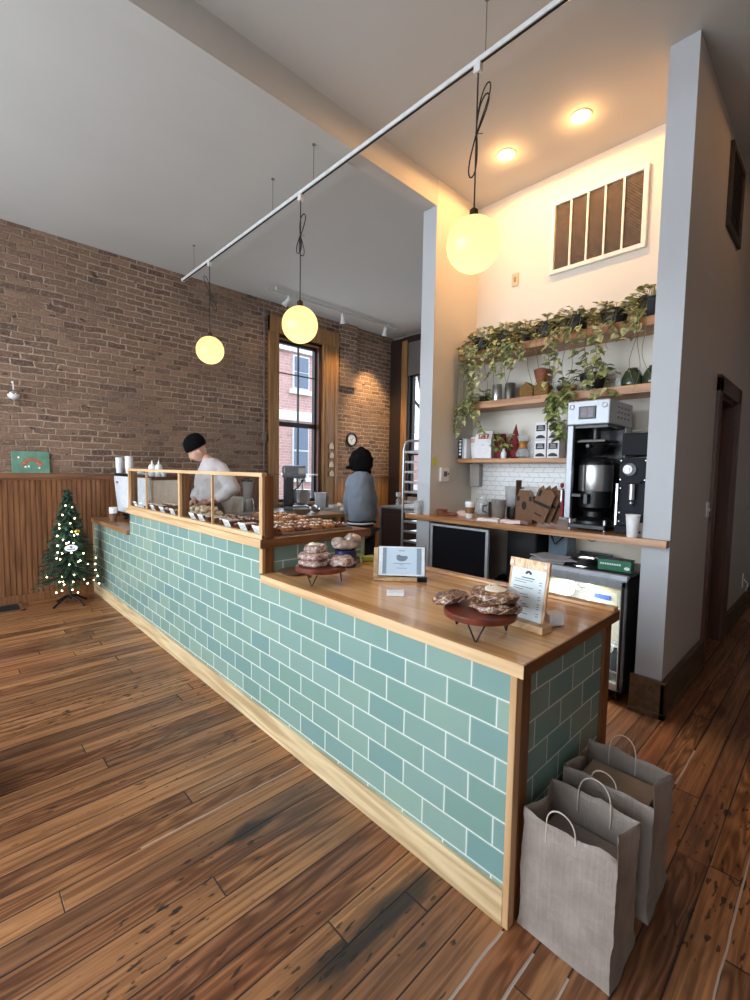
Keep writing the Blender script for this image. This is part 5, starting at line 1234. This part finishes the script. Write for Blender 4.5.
def squeeze(label, x, y):
    t = thing('squeeze_bottle',label,'bottle',(x,y,1.453),'squeeze bottles on the espresso machine')
    build('bottle', B().lathe((x,y,1.453),[(.035,0),(.038,.006),(.038,.10),(.03,.125),(.014,.135)],20), MC['paper_cup_white'], t)
    build('nozzle', B().cyl((x,y,1.588),(x,y,1.63),.012,.004,n=12), M_card, t)
squeeze('white squeeze bottle to the left of its twin on the espresso machine',1.72,5.36)
squeeze('white squeeze bottle to the right of its twin on the espresso machine',1.76,5.27)
w = build('white_bowl', B().lathe((1.66,5.68,1.453),[(.04,0),(.065,.03),(.072,.075),(.066,.075),(.038,.01)],24), M_card); tag(center(w),'white bowl on the espresso machine beside the cup stacks','bowl')
w = build('folded_cloth', B().box(1.60,5.46,1.453,1.72,5.62,1.49).jig(.012,18), M_tow, bev=.004); tag(center(w),'folded pale cloth between the bowl and the squeeze bottles','cloth')
w = build('small_cup', B().lathe((1.80,5.225,1.453),[(.02,0),(.03,.05),(.034,.07),(.03,.07),(.018,.006)],18), M_card); tag(center(w),'small white cup at the right edge of the espresso machine top','cup')

# ================================================================== KITCHEN BEHIND
M_butch = wood('prep_top',(150,108,68),(198,152,104),'x',.4,plank=.09,paxis='y')
def table(name, label, x0,y0,x1,y1,z, top, legm, shelf=True):
    t = thing(name,label,'table',((x0+x1)/2,(y0+y1)/2,0))
    build('top', B().box(x0,y0,z-.045,x1,y1,z), top, t, smooth=False, bev=.004)
    for x in (x0+.04,x1-.04):
        for y in (y0+.04,y1-.04): build('leg', B().box(x-.022,y-.022,0,x+.022,y+.022,z-.045), legm, t, smooth=False, bev=.003)
    if shelf: build('lower_shelf', B().box(x0+.04,y0+.04,.25,x1-.04,y1-.04,.27), legm, t, smooth=False)
    return t
table('prep_table','wooden topped prep table behind the pastry trays',3.45,5.08,4.78,5.66,.92,M_butch,M_steel)
table('work_table','long steel work table along the brick wall under the tall window',2.25,5.72,5.30,6.33,.93,M_steel,M_steel)
t = thing('stand_mixer','large grey stand mixer in front of the tall window','mixer',(4.02,5.98,.93))
M_mx = mat('mixer_grey',(128,130,134),.35,.3)
mx, my = 4.02, 5.98
Mm = Matrix.Translation((mx,my,.932))@Matrix.Rotation(A+.25,4,'Z')
build('base', B().box(-.17,-.15,0,.22,.15,.05).xf(Mm), M_mx, t, bev=.012)
build('column', B().box(-.17,-.09,.05,-.02,.09,.50).xf(Mm), mat('mixer_dark',(74,76,80),.4,.3), t, bev=.02)
build('motor_head', B().box(-.19,-.10,.48,.17,.10,.68).xf(Mm), M_mx, t, bev=.035)
build('planetary_hub', B().lathe((.12,0,.42),[(.03,0),(.06,.02),(.06,.07)],20).cyl((.12,0,.27),(.12,0,.43),.014).xf(Mm), M_steel, t)
build('mixing_bowl', B().lathe((.10,0,.06),[(.06,0),(.12,.04),(.145,.12),(.15,.24),(.155,.245),(.14,.24),(.135,.12),(.11,.05)],28).xf(Mm), M_steel, t)
build('control_plate', B().box(.05,-.104,.54,.15,-.10,.64).xf(Mm), mat('label_silver',(206,206,200),.3,.4), t, smooth=False)
build('bowl_lever', B().tube([(-.02,-.10,.30),(.04,-.14,.34),(.10,-.16,.44)],.009).sph((.10,-.16,.45),.02,10,8).xf(Mm), M_blk, t)
t = thing('ingredient_tub','frosted plastic tub half full of yellow dough in front of the window','tub',(4.40,5.82,.93))
build('tub', B().lathe((4.40,5.82,.932),[(.075,0),(.08,.01),(.095,.25),(.10,.255),(.09,.25),(.074,.012)],24), mat('frosted_tub',(206,212,220),.3,alpha=.7), t)
build('dough', B().lathe((4.40,5.82,.94),[(.07,0),(.082,.12),(.003,.13)],20), mat('yellow_dough',(214,190,112),.6), t)
w = build('grey_beaker', B().lathe((4.62,6.0,.932),[(.07,0),(.075,.2),(.07,.2),(.065,.01)],24), mat('smoky_plastic2',(110,104,98),.3,alpha=.8)); tag(center(w),'smoky grey beaker right of the dough tub','beaker')
t = thing('utensil_crock','black crock of utensils left of the stand mixer','crock',(3.52,5.95,.93))
build('crock', B().lathe((3.52,5.95,.932),[(.07,0),(.075,.24),(.068,.24),(.06,.02)],20), M_black, t)
for k in range(4): build('utensil', B().tube([(3.52,5.95,1.0),(3.50+.05*math.cos(k*1.7),5.95+.05*math.sin(k*1.7),1.36+.03*k)],.008).sph((3.50+.055*math.cos(k*1.7),5.95+.055*math.sin(k*1.7),1.37+.03*k),(.02,.008,.035),10,6), M_black, t)
def bowl(label,x,y,z,r,h,m):
    w = build('steel_bowl', B().lathe((x,y,z+.002),[(r*.4,0),(r*.8,h*.35),(r,h),(r*1.04,h+.004),(r*.97,h),(r*.76,h*.38),(r*.36,.006)],28), m); tag(center(w),label,'bowl'); return w
bowl('wide steel bowl on the near left of the prep table',3.66,5.26,.92,.13,.08,M_steel)
bowl('dark steel bowl at the far left of the work table',2.60,5.95,.93,.15,.10,mat('dark_steel',(70,72,76),.3,.8))
bowl('dark metal pan on the work table just left of the utensil crock',2.92+.35,5.80-.0,.93,.10,.05,MC['dark_steel']) if False else None
t = thing('flour_scoop','steel scoop with a long curved back lying on the prep table','scoop',(3.9,5.3,.92))
build('scoop', B().lathe((0,0,0),[(.02,-.14),(.05,-.10),(.055,.08),(.05,.12)],20).xf(Matrix.Translation((3.95,5.33,.985))@Matrix.Rotation(1.1,4,'Z')@Matrix.Rotation(PI/2,4,'Y')), M_steel, t)
build('grip', B().cyl((3.88,5.19,.985),(3.83,5.09,.985),.014), M_black, t)
for k, (x0,y0,x1,y1,lab) in enumerate(((4.30,5.14,4.72,5.60,'floured sheet pan on the right end of the prep table'),(4.75,5.76,5.22,6.26,'floured sheet pan on the work table by the window casing'))):
    tray('sheet_pan',lab,x0,y0,x1,y1,.922+.01*k)
    for i in range(4):
        put('scone',x0+.10+.075*i,y0+.12+.10*(i%3),.930+.01*k,'pale unbaked dough ball on a sheet pan in the kitchen','dough balls on the kitchen pans',sc=.8)
t = thing('storage_tub','grey beige lidded tub seen through the case on the work table','tub',(2.98,5.95,.93))
build('tub', B().lathe((2.98,5.98,.932),[(.135,0),(.145,.02),(.15,.19),(.145,.2)],28), mat('beige_grey_tub',(222,216,202),.5), t)
build('lid', B().lathe((2.98,5.98,1.133),[(.152,0),(.154,.012),(.14,.02),(.003,.022)],28), mat('tub_lid',(228,224,212),.5), t)
w = build('small_tub', B().lathe((3.07,6.235,.932),[(.07,0),(.08,.30),(.085,.31),(.075,.31)],20), MC['beige_grey_tub']); tag(center(w),'tall narrow beige tub behind the round lidded tub','tub')
# blender-like steel machine seen through the near end of the case
t = thing('blender','silver blender with a clear jug seen through the near end of the case','blender',(3.22,6.12,.93))
build('motor_base', B().lathe((3.30,6.14,.932),[(.09,0),(.10,.02),(.085,.16),(.07,.18)],20), M_steel, t)
build('jug', B().lathe((3.30,6.14,1.115),[(.06,0),(.085,.24),(.088,.245),(.08,.24),(.055,.01)],20), MC['clear_plastic'], t)
build('lid', B().lathe((3.30,6.14,1.36),[(.09,0),(.09,.025),(.04,.03),(.04,.055),(.003,.055)],20), M_black, t)
# wall clock, hanging garland
t = thing('wall_clock','round black rimmed wall clock on the lit brick wall','clock',(5.55,6.42,2.0))
build('rim', B().tube([(5.55+.115*math.cos(a),6.395,2.115+.115*math.sin(a)) for a in [2*PI*i/36 for i in range(36)]],.018,8,closed=True), M_black, t)
build('face', B().cyl((5.55,6.41,2.115),(5.55,6.395,2.115),.112,n=36), mat('clock_face',(206,206,200),.4), t)
b = B().obox((5.565,6.391,2.13),(.008,.003,.06),ry=.8).obox((5.535,6.391,2.10),(.006,.003,.08),ry=-.6)
for k in range(12): b.obox((5.55+.092*math.sin(k*PI/6),6.392,2.115+.092*math.cos(k*PI/6)),(.006,.003,.018),ry=k*PI/6)
build('hands_and_marks', b, M_black, t, smooth=False)
t = thing('ornament_string','string of small pale house ornaments hanging on the window casing','ornament',(5.02,6.30,1.40))
build('cord', B().tube([(5.01,6.325,2.02),(5.01,6.325,1.42)],.003,5), M_cord, t)
for k, z in enumerate((1.92,1.76,1.60,1.44)):
    build('house_charm', B().prism([(4.965+.01*(k%2),z),(5.05+.01*(k%2),z),(5.05+.01*(k%2),z+.06),(5.007+.01*(k%2),z+.11),(4.965+.01*(k%2),z+.06)],'y',6.30,6.318), mat('pale_clay',(206,190,164),.6,0,.12), t, smooth=False, bev=.003)
# dark cabinet, rack
t = thing('kitchen_cabinet','tall dark brown kitchen cabinet with a steel edge beside the bakers rack','cabinet',(4.9,4.1,0))
build('body', B().box(4.56,3.30,.04,5.25,4.61,1.03), mat('dark_brown_panel',(48,30,24),.45), t, smooth=False, bev=.004)
build('steel_edge', B().box(4.545,4.58,.02,4.565,4.625,1.03), M_steel, t, smooth=False)
build('top', B().box(4.54,3.28,1.03,5.27,4.63,1.055), mat('grey_worktop',(120,116,110),.4), t, smooth=False, bev=.003)
build('door', B().box(4.548,3.5,.10,4.56,4.52,.95), mat('dark_brown_door',(56,34,26),.4), t, smooth=False, bev=.003)
w = build('folded_papers', B().box(4.62,3.75,1.057,4.95,4.15,1.075).jig(.006,8), M_wp); tag(center(w),'flat white papers lying on the dark kitchen cabinet','paper')
t = thing('spray_bottle','small white spray bottle standing on the dark kitchen cabinet','bottle',(4.72,4.42,1.057))
build('bottle', B().lathe((4.72,4.42,1.057),[(.028,0),(.03,.08),(.012,.11),(.012,.13)],16), MC['clear_plastic'], t)
build('trigger_head', B().box(4.69,4.405,1.19,4.76,4.435,1.25), M_card, t, bev=.005)
t = thing('bakers_rack','silver aluminium bakers rack of sheet pans behind the white column','rack',(3.62,3.0,0))
RX0,RX1,RY0,RY1,RZ = 3.40,3.86,2.87,3.115,1.86
b = B()
for x in (RX0,RX1): b.tube([(x,RY1,.12),(x,RY1,RZ-.10),(x,RY1-.012,RZ-.04),(x,RY1-.05,RZ-.005),(x,RY1-.08,RZ),(x,RY0+.02,RZ),(x,RY0,RZ-.02),(x,RY0,.12)],.013,10)
build('uprights', b, M_steel, t)
for k in range(16): build('tray_slide', B().box(RX0,RY0+.012,.24+.10*k,RX1,RY1-.014,.247+.10*k).box(RX0,RY0+.012,.247+.10*k,RX0+.005,RY1-.014,.262+.10*k), M_steel, t, smooth=False)
for x in (RX0,RX1):
    for y in (RY0+.01,RY1-.01): build('caster', B().cyl((x,y-.012,.05),(x,y+.012,.05),.048,n=16).cyl((x,y,.08),(x,y,.13),.012), M_black, t)

# ================================================================== PAPER BAGS
def kraft():
    t = NT('kraft_bag_paper'); x,y,z = t.pos(obj=True); n = t.noise(t.vec(x,y,z),9,4,.6); f = t.noise(t.vec(x*6,y*90,z*4),2,2)
    t.out(color=t.ramp(n*.7+f*.3,[(.3,srgb(128,115,106)),(.7,srgb(160,146,136))]), rough=.75); t.bump(t.noise(t.vec(x,y,z),26,4,.6,1.0),.5,.006); return t.m
M_kraft = kraft(); M_hand = mat('twisted_paper_handle',(196,180,166),.7)
def paper_bag(label, x0,y0,x1,y1,h, seed, handles, insert):
    cx, cy = (x0+x1)/2, (y0+y1)/2
    t = thing('paper_bag',label,'bag',(cx,cy,0))
    b = B(); nz = 18; R = []
    def ring(z, u):
        f = 1+.02*u+.05*max(0,1-u/.10); pts = []; NX, NY = 8, 12; g = .020*u*u
        for i in range(NY): pts.append((x0, y1+(y0-y1)*i/NY))
        for i in range(NX): v = i/NX; pts.append((x0+(x1-x0)*v, y0+g*(1-abs(2*v-1))*1.6))
        for i in range(NY): pts.append((x1, y0+(y1-y0)*i/NY))
        for i in range(NX): v = i/NX; pts.append((x1+(x0-x1)*v, y1-g*(1-abs(2*v-1))*1.6))
        return [b.bm.verts.new((cx+(px-cx)*f+.003*math.sin(z*20+k*.4+seed)*u*.4, cy+(py-cy)*f, z+(.004*math.sin(k*1.3+seed)+.005*math.sin(k*.5+seed*2) if u > .99 else 0))) for k,(px,py) in enumerate(pts)]
    for i in range(nz+1): R.append(ring(.003+(h-.003)*i/nz, i/nz))
    b.skin(R, caps=False); b._f(R[0][::-1])
    b.jig(.007,6,seed); b.jig(.005,22,seed+3)
    for v in b.bm.verts: v.co.z = max(v.co.z,.002)
    build('bag_body', b, M_kraft, t, solid=.0018)
    for (hx, y_a, y_b, top, lean) in handles:
        zz = h-.075; pts = []
        for i in range(15):
            u = i/14; a = PI*u; pts.append((hx+lean*math.sin(a), y_a+(y_b-y_a)*(.5-.5*math.cos(a)), h-.02+top*math.sin(a)**.75))
        build('handle', B().tube([(hx,y_a,zz)]+pts+[(hx,y_b,zz)],.0024,8), M_hand, t)
    
    build(insert[0], B().box(x0+.03,y0+.03,insert[1]-.03,x1-.035,y1-.03,insert[1]).box(x0+.04,y0+.04,.02,x1-.045,y1-.04,insert[1]-.03), insert[2], t, smooth=False, bev=.004)
    return t
paper_bag('front grey-brown paper carrier bag leaning against the counter end',1.405,.405,1.625,.695,.43,1,[(1.401,.615,.52,.075,-.004),(1.618,.60,.49,.09,.004)],('inner_box',.33,mat('grey_box_lid',(120,108,100),.7)))
paper_bag('second paper carrier bag standing behind the front one',1.735,.395,1.985,.700,.43,3,[(1.735,.60,.51,.06,.0),(1.985,.62,.52,.085,.01)],('inner_box',.37,mat('kraft_box_lid',(150,128,108),.7)))
# ---- wooden foot at the left picture edge
t = thing('wooden_bench','corner of a low dark wooden bench at the left edge','bench',(-.3,2.8,0))
build('foot', B().box(-.40,2.66,.0,.155,2.98,.075), M_railw, t, smooth=False, bev=.006)
build('seat', B().box(-.75,2.60,.40,.02,3.2,.44), M_railw, t, smooth=False, bev=.006)
build('leg', B().box(-.40,2.76,.075,-.32,2.88,.40), M_railw, t, smooth=False, bev=.006)

# ================================================================== PEOPLE
def skinmesh(name, nodes, edges, m, parent, root=0, sub=2):
    me = bpy.data.meshes.new(name); me.from_pydata([n[:3] for n in nodes],edges,[]); me.materials.append(m)
    o = bpy.data.objects.new(name,me); COL.objects.link(o); o.parent = parent
    md = o.modifiers.new('skin','SKIN'); md.use_smooth_shade = True; md.branch_smoothing = .4
    lay = me.skin_vertices[0] if me.skin_vertices else None
    if lay is None:
        bpy.context.view_layer.objects.active = o
        bm = bmesh.new(); bm.from_mesh(me); bm.verts.layers.skin.verify(); bm.to_mesh(me); bm.free(); lay = me.skin_vertices[0]
    for i, n in enumerate(nodes):
        r = n[3]; lay.data[i].radius = (r,r) if not hasattr(r,'__len__') else r
        lay.data[i].use_root = (i == root)
    s = o.modifiers.new('sub','SUBSURF'); s.levels = sub; s.render_levels = sub
    return o
M_skin = mat('skin',(206,162,138),.5,0,.04,sss=.1); M_skin2 = mat('skin_warm',(150,104,80),.5,0,.04)
def hand_nodes(nodes, edges, wrist_i, d, side, s=1.0):
    """palm and five fingers growing from the wrist node; d: direction, side: thumb side"""
    d = Vector(d).normalized(); side = Vector(side); side = (side-d*side.dot(d)).normalized(); up = d.cross(side)
    w = Vector(nodes[wrist_i][:3]); base = len(nodes)
    palm = w+d*.045*s; nodes.append((*palm,.026*s)); edges.append((wrist_i,base))
    for k, (off, L) in enumerate(((.026,.068),(.009,.078),(-.009,.072),(-.026,.056))):
        a = palm+d*.035*s+side*off*s; b_ = a+d*L*.5*s-up*.008; c = b_+d*L*.42*s-up*.026*s
        i = len(nodes); nodes += [(*a,.0095*s),(*b_,.0085*s),(*c,.007*s)]; edges += [(base,i),(i,i+1),(i+1,i+2)]
    a = w+d*.03*s+side*.034*s; b_ = a+(d*.7+side*.6)*.032*s-up*.008; c = b_+(d*.95+side*.1)*.028*s-up*.01
    i = len(nodes); nodes += [(*a,.011*s),(*b_,.0095*s),(*c,.008*s)]; edges += [(base,i),(i,i+1),(i+1,i+2)]
def head_mesh(b, c, R, face, down=.0):
    """ovoid head with brow, nose, chin, ears, in its own frame then turned"""
    h = B(); h.sph((0,0,0),(.076,.095,.112),28,20)
    for v in h.bm.verts:
        x, y, z = v.co
        if z < 0: v.co.x *= 1-.28*(-z/.112)**1.2; v.co.y = y*(1-.18*(-z/.112)) + (-.016*(-z/.112) if y < 0 else 0)
        if y < -.04 and abs(z-.005) < .03 and .012 < abs(x) < .05: v.co.y += .008
        if y < -.05 and abs(x) < .018 and -.045 < z < .01: v.co.y -= .014*(1-abs(x)/.02)
        if y < -.05 and abs(x) < .026 and -.075 < z < -.055: v.co.y -= .005
    h.sph((-.075,.01,-.01),(.010,.020,.032),10,8); h.sph((.075,.01,-.01),(.010,.020,.032),10,8)
    h.sph((0,-.103,-.028),(.012,.012,.011),8,6)
    return h
def cloth(name, rings, limbs, m, parent, vox=.014, extra=None):
    b = B(); R = []
    for (x,y,z,rx,ry) in rings: R.append([b.bm.verts.new((x+rx*math.cos(a), y+ry*math.sin(a), z)) for a in [2*PI*i/32 for i in range(32)]])
    b.skin(R)
    for pts in limbs:
        R = []
        for i, (x,y,z,rad) in enumerate(pts):
            p = Vector((x,y,z)); t = Vector(pts[min(i+1,len(pts)-1)][:3])-Vector(pts[max(i-1,0)][:3]); R.append(b.ring(p,t,rad,20,ref=Vector((.3,.9,.1))))
        b.skin(R)
        for (x,y,z,rad) in pts[:-1]: b.sph((x,y,z),rad*.98,16,10)
    if extra: extra(b)
    o = build(name, b, m, None); o.parent = parent
    r_ = o.modifiers.new('remesh','REMESH'); r_.mode = 'VOXEL'; r_.voxel_size = vox; r_.use_smooth_shade = True
    c = o.modifiers.new('smooth','SMOOTH'); c.iterations = 6; c.factor = .6
    tx = bpy.data.textures.new(name+'_folds','CLOUDS'); tx.noise_scale = .11; tx.noise_depth = 2
    d = o.modifiers.new('folds','DISPLACE'); d.texture = tx; d.strength = .034; d.mid_level = .5; d.texture_coords = 'LOCAL'
    return o
# --- barista with the black beanie (local x = to the right as seen from the door, y = away)
P1 = thing('person','person in a black beanie and loose pale grey sweatshirt bending over behind the pastry case','person',(2.13,4.80,0))
P1.rotation_euler = (0,0,A); P1.location = (2.125,4.80,0)
# body: head to feet, one continuous surface
N = [(.03,.02,1.02,.085),(.04,.02,1.22,.09),(.05,.0,1.40,.11),(.05,.0,1.56,.08),(.0,-.005,1.64,.05),(-.06,-.02,1.69,.05),
     (.15,-.05,1.52,.05),(.285,-.07,1.35,.042),(.15,-.14,1.25,.032),(.06,-.17,1.205,.024),
     (-.08,.12,1.48,.055),(-.13,.16,1.30,.042),(-.14,.02,1.24,.032),(-.14,-.08,1.20,.024),
     (.10,.02,.92,.07),(.11,.02,.50,.05),(.11,.03,.10,.042),(.10,-.10,.04,.04),
     (-.05,.03,.92,.07),(-.06,.02,.50,.05),(-.06,.03,.10,.042),(-.07,-.10,.04,.04)]
Ed = [(0,1),(1,2),(2,3),(3,4),(4,5),(2,6),(6,7),(7,8),(8,9),(2,10),(10,11),(11,12),(12,13),(0,14),(14,15),(15,16),(16,17),(0,18),(18,19),(19,20),(20,21)]
hand_nodes(N,Ed,9,(-.85,-.35,-.35),(0,-.5,.9)); hand_nodes(N,Ed,13,(-.2,-.9,-.3),(.9,0,.2))
skinmesh('body',N,Ed,M_skin,P1)
hm = head_mesh(None,None,1,None)
Mh = Matrix.Translation((-.115,-.03,1.735))@Matrix.Rotation(math.radians(-62),4,'Z')@Matrix.Rotation(math.radians(38),4,'X')
build('face', hm.xf(Mh), M_skin, None).parent = P1
h = B().lathe((0,0,0),[(.092,-.005),(.103,.0),(.107,.03),(.104,.07),(.091,.108),(.066,.138),(.034,.155),(.003,.160)],28); h.jig(.004,30)
for v in h.bm.verts: v.co.y *= 1.12; v.co.z += .02+.10*v.co.y
build('beanie', h.xf(Mh@Matrix.Translation((0,.008,.012))@Matrix.Rotation(math.radians(-14),4,'X')), mat('black_knit',(14,14,16),.95,0,.1,60,.8,300,spec=.1), None).parent = P1
M_sw = mat('pale_grey_fleece',(198,190,190),.9,0,.05,8,.4,160,sheen=.2)
cloth('sweatshirt',[(.02,.02,1.185,.15,.11),(.02,.02,1.23,.17,.13),(.03,.01,1.32,.185,.14),(.04,.0,1.42,.195,.145),(.05,-.005,1.50,.185,.14),(.055,-.01,1.57,.150,.12),(.035,-.015,1.63,.10,.09),(.01,-.02,1.665,.065,.065)],
  [[(.13,-.04,1.535,.085),(.215,-.06,1.44,.088),(.285,-.08,1.345,.080),(.21,-.12,1.275,.066),(.13,-.15,1.225,.046)],
   [(-.07,.08,1.50,.085),(-.13,.14,1.36,.075),(-.16,.06,1.28,.06),(-.16,-.02,1.22,.044)]],M_sw,P1)
M_apr = mat('black_apron',(34,30,34),.85)
N = [(.03,.02,1.27,(.14,.12)),(.03,.02,1.05,(.17,.14)),(.10,.02,.90,.105),(.11,.02,.5,.075),(.11,.03,.12,.06),(-.05,.03,.90,.105),(-.06,.02,.5,.075),(-.06,.03,.12,.06)]
skinmesh('apron_and_trousers',N,[(0,1),(1,2),(2,3),(3,4),(1,5),(5,6),(6,7)],M_apr,P1,root=0)
for x in (.105,-.065):
    s = build('shoe', B().sph((x,-.06,.045),(.05,.13,.045),16,10), M_blk, None); s.parent = P1
# --- kitchen worker seen from behind
P2 = thing('person','person with a black bob in a grey sweatshirt seen from behind in the kitchen','person',(3.17,3.50,0))
P2.rotation_euler = (0,0,A+.45)
N = [(0,0,.98,(.11,.10)),(0,0,1.15,(.10,.08)),(0,0,1.35,(.10,.08)),(0,0,1.47,(.07,.06)),(0,.01,1.53,.048),(-.005,.03,1.60,.05),
     (.095,.0,1.40,.04),(.13,.01,1.18,.034),(.130,-.01,1.0,.026),(.128,-.02,.965,.023),
     (-.09,.02,1.40,.04),(-.11,.09,1.24,.034),(-.04,.25,1.10,.026),(.0,.29,1.08,.023),
     (.08,0,.90,.085),(.08,0,.5,.06),(.08,.02,.10,.042),(.08,.14,.04,.04),
     (-.08,0,.90,.085),(-.08,0,.5,.06),(-.08,.02,.10,.042),(-.08,.14,.04,.04)]
Ed = [(0,1),(1,2),(2,3),(3,4),(4,5),(2,6),(6,7),(7,8),(8,9),(2,10),(10,11),(11,12),(12,13),(0,14),(14,15),(15,16),(16,17),(0,18),(18,19),(19,20),(20,21)]
hand_nodes(N,Ed,9,(0,.15,-1),(-.2,1,0)); hand_nodes(N,Ed,13,(.7,.6,-.1),(0,.3,.9))
skinmesh('body',N,Ed,M_skin2,P2)
hm = head_mesh(None,None,1,None)
Mh = Matrix.Translation((-.005,.03,1.655))@Matrix.Rotation(math.radians(165),4,'Z')
build('face', hm.xf(Mh), M_skin2, None).parent = P2
h = B().sph((0,0,0),(.112,.118,.125),26,18)
for v in h.bm.verts:
    z = v.co.z
    if z < .02: f = 1+.22*min(1,(.02-z)/.10); v.co.x *= f*1.05; v.co.z = z*1.32
    if z < -.09: v.co.x *= 1.15
h.jig(.020,14,2); h.jig(.010,45,2)
h.sph((-.125,.0,-.105),(.040,.03,.022),12,8).sph((.085,.02,-.15),(.03,.03,.05),10,8)
for v in h.bm.verts:     # keep the face side open
    if v.co.y > .055 and v.co.z < .05: v.co.y = .055
build('hair', h.xf(Matrix.Translation((0,.0,1.680))@Matrix.Diagonal((1,1,.9,1))@Matrix.Rotation(-.2,4,'Z')), mat('black_hair',(12,10,10),.85,0,.2,80,.9,200,spec=.12), None).parent = P2
M_sw2 = mat('blue_grey_fleece',(118,126,138),.9,0,.06,8,.4,160,sheen=.2)
cloth('sweatshirt',[(0,0,1.03,.128,.12),(0,0,1.10,.138,.126),(0,0,1.25,.132,.122),(0,0,1.40,.128,.112),(0,0,1.49,.105,.09),(0,.005,1.545,.072,.07),(0,.01,1.575,.052,.052)],
  [[(.085,.0,1.465,.062),(.135,.01,1.28,.056),(.150,.01,1.12,.048),(.142,-.01,1.01,.036)],
   [(-.085,.02,1.465,.062),(-.10,.09,1.26,.056),(-.08,.17,1.15,.052),(-.04,.24,1.10,.040)]],M_sw2,P2)
def oval(z0, z1, rx, ry, m, nm, cx=0, cy=0):
    b = B(); R = []
    for z in (z0, z1): R.append([b.bm.verts.new((cx+rx*math.cos(a), cy+ry*math.sin(a), z)) for a in [2*PI*i/40 for i in range(40)]])
    b.skin(R, caps=False); o = build(nm, b, m, None, solid=.004); o.parent = P2; return o
M_navy = mat('navy_knit',(26,28,40),.9); M_wk = mat('white_knit',(222,224,228),.9)
oval(.985,1.005,.136,.128,M_navy,'hem_band'); oval(1.005,1.022,.139,.131,M_wk,'hem_stripe'); oval(1.022,1.038,.139,.131,M_navy,'hem_band')
oval(.990,1.005,.040,.040,M_wk,'cuff_stripe',.130,-.012); oval(1.006,1.03,.044,.044,M_navy,'cuff_band',.130,-.01)
N = [(0,0,1.02,(.15,.12)),(.08,0,.88,.10),(.08,0,.5,.075),(.08,.02,.12,.06),(-.08,0,.88,.10),(-.08,0,.5,.075),(-.08,.02,.12,.06)]
skinmesh('trousers',N,[(0,1),(1,2),(2,3),(0,4),(4,5),(5,6)],mat('black_cotton',(22,22,26),.85),P2,root=0)
for x in (.08,-.08):
    s = build('shoe', B().sph((x,.08,.045),(.05,.13,.045),16,10), M_blk, None); s.parent = P2

# ================================================================== CAMERA
RT = Vector((0.720,-0.694,0.017)); DN = Vector((-0.034,-0.060,-0.998)); FW = Vector((0.693,0.718,-0.067))
cd = bpy.data.cameras.new('camera'); cam = bpy.data.objects.new('camera',cd); COL.objects.link(cam)
FW.normalize(); RT = (RT-FW*RT.dot(FW)).normalized(); UP = RT.cross(FW)
Mc = Matrix((RT,UP,-FW)).transposed().to_4x4(); Mc.translation = Vector((0,0,1.57)); cam.matrix_world = Mc
cd.sensor_fit = 'VERTICAL'; cd.sensor_height = 36; cd.sensor_width = 27; cd.lens = 453.489*36/1000; cd.clip_start = .05; cd.clip_end = 200
scn.camera = cam
scn.view_settings.view_transform = 'Standard'; scn.view_settings.look = 'None'; scn.view_settings.gamma = 1; scn.view_settings.use_curve_mapping = False
scn.view_settings.exposure = 0.12
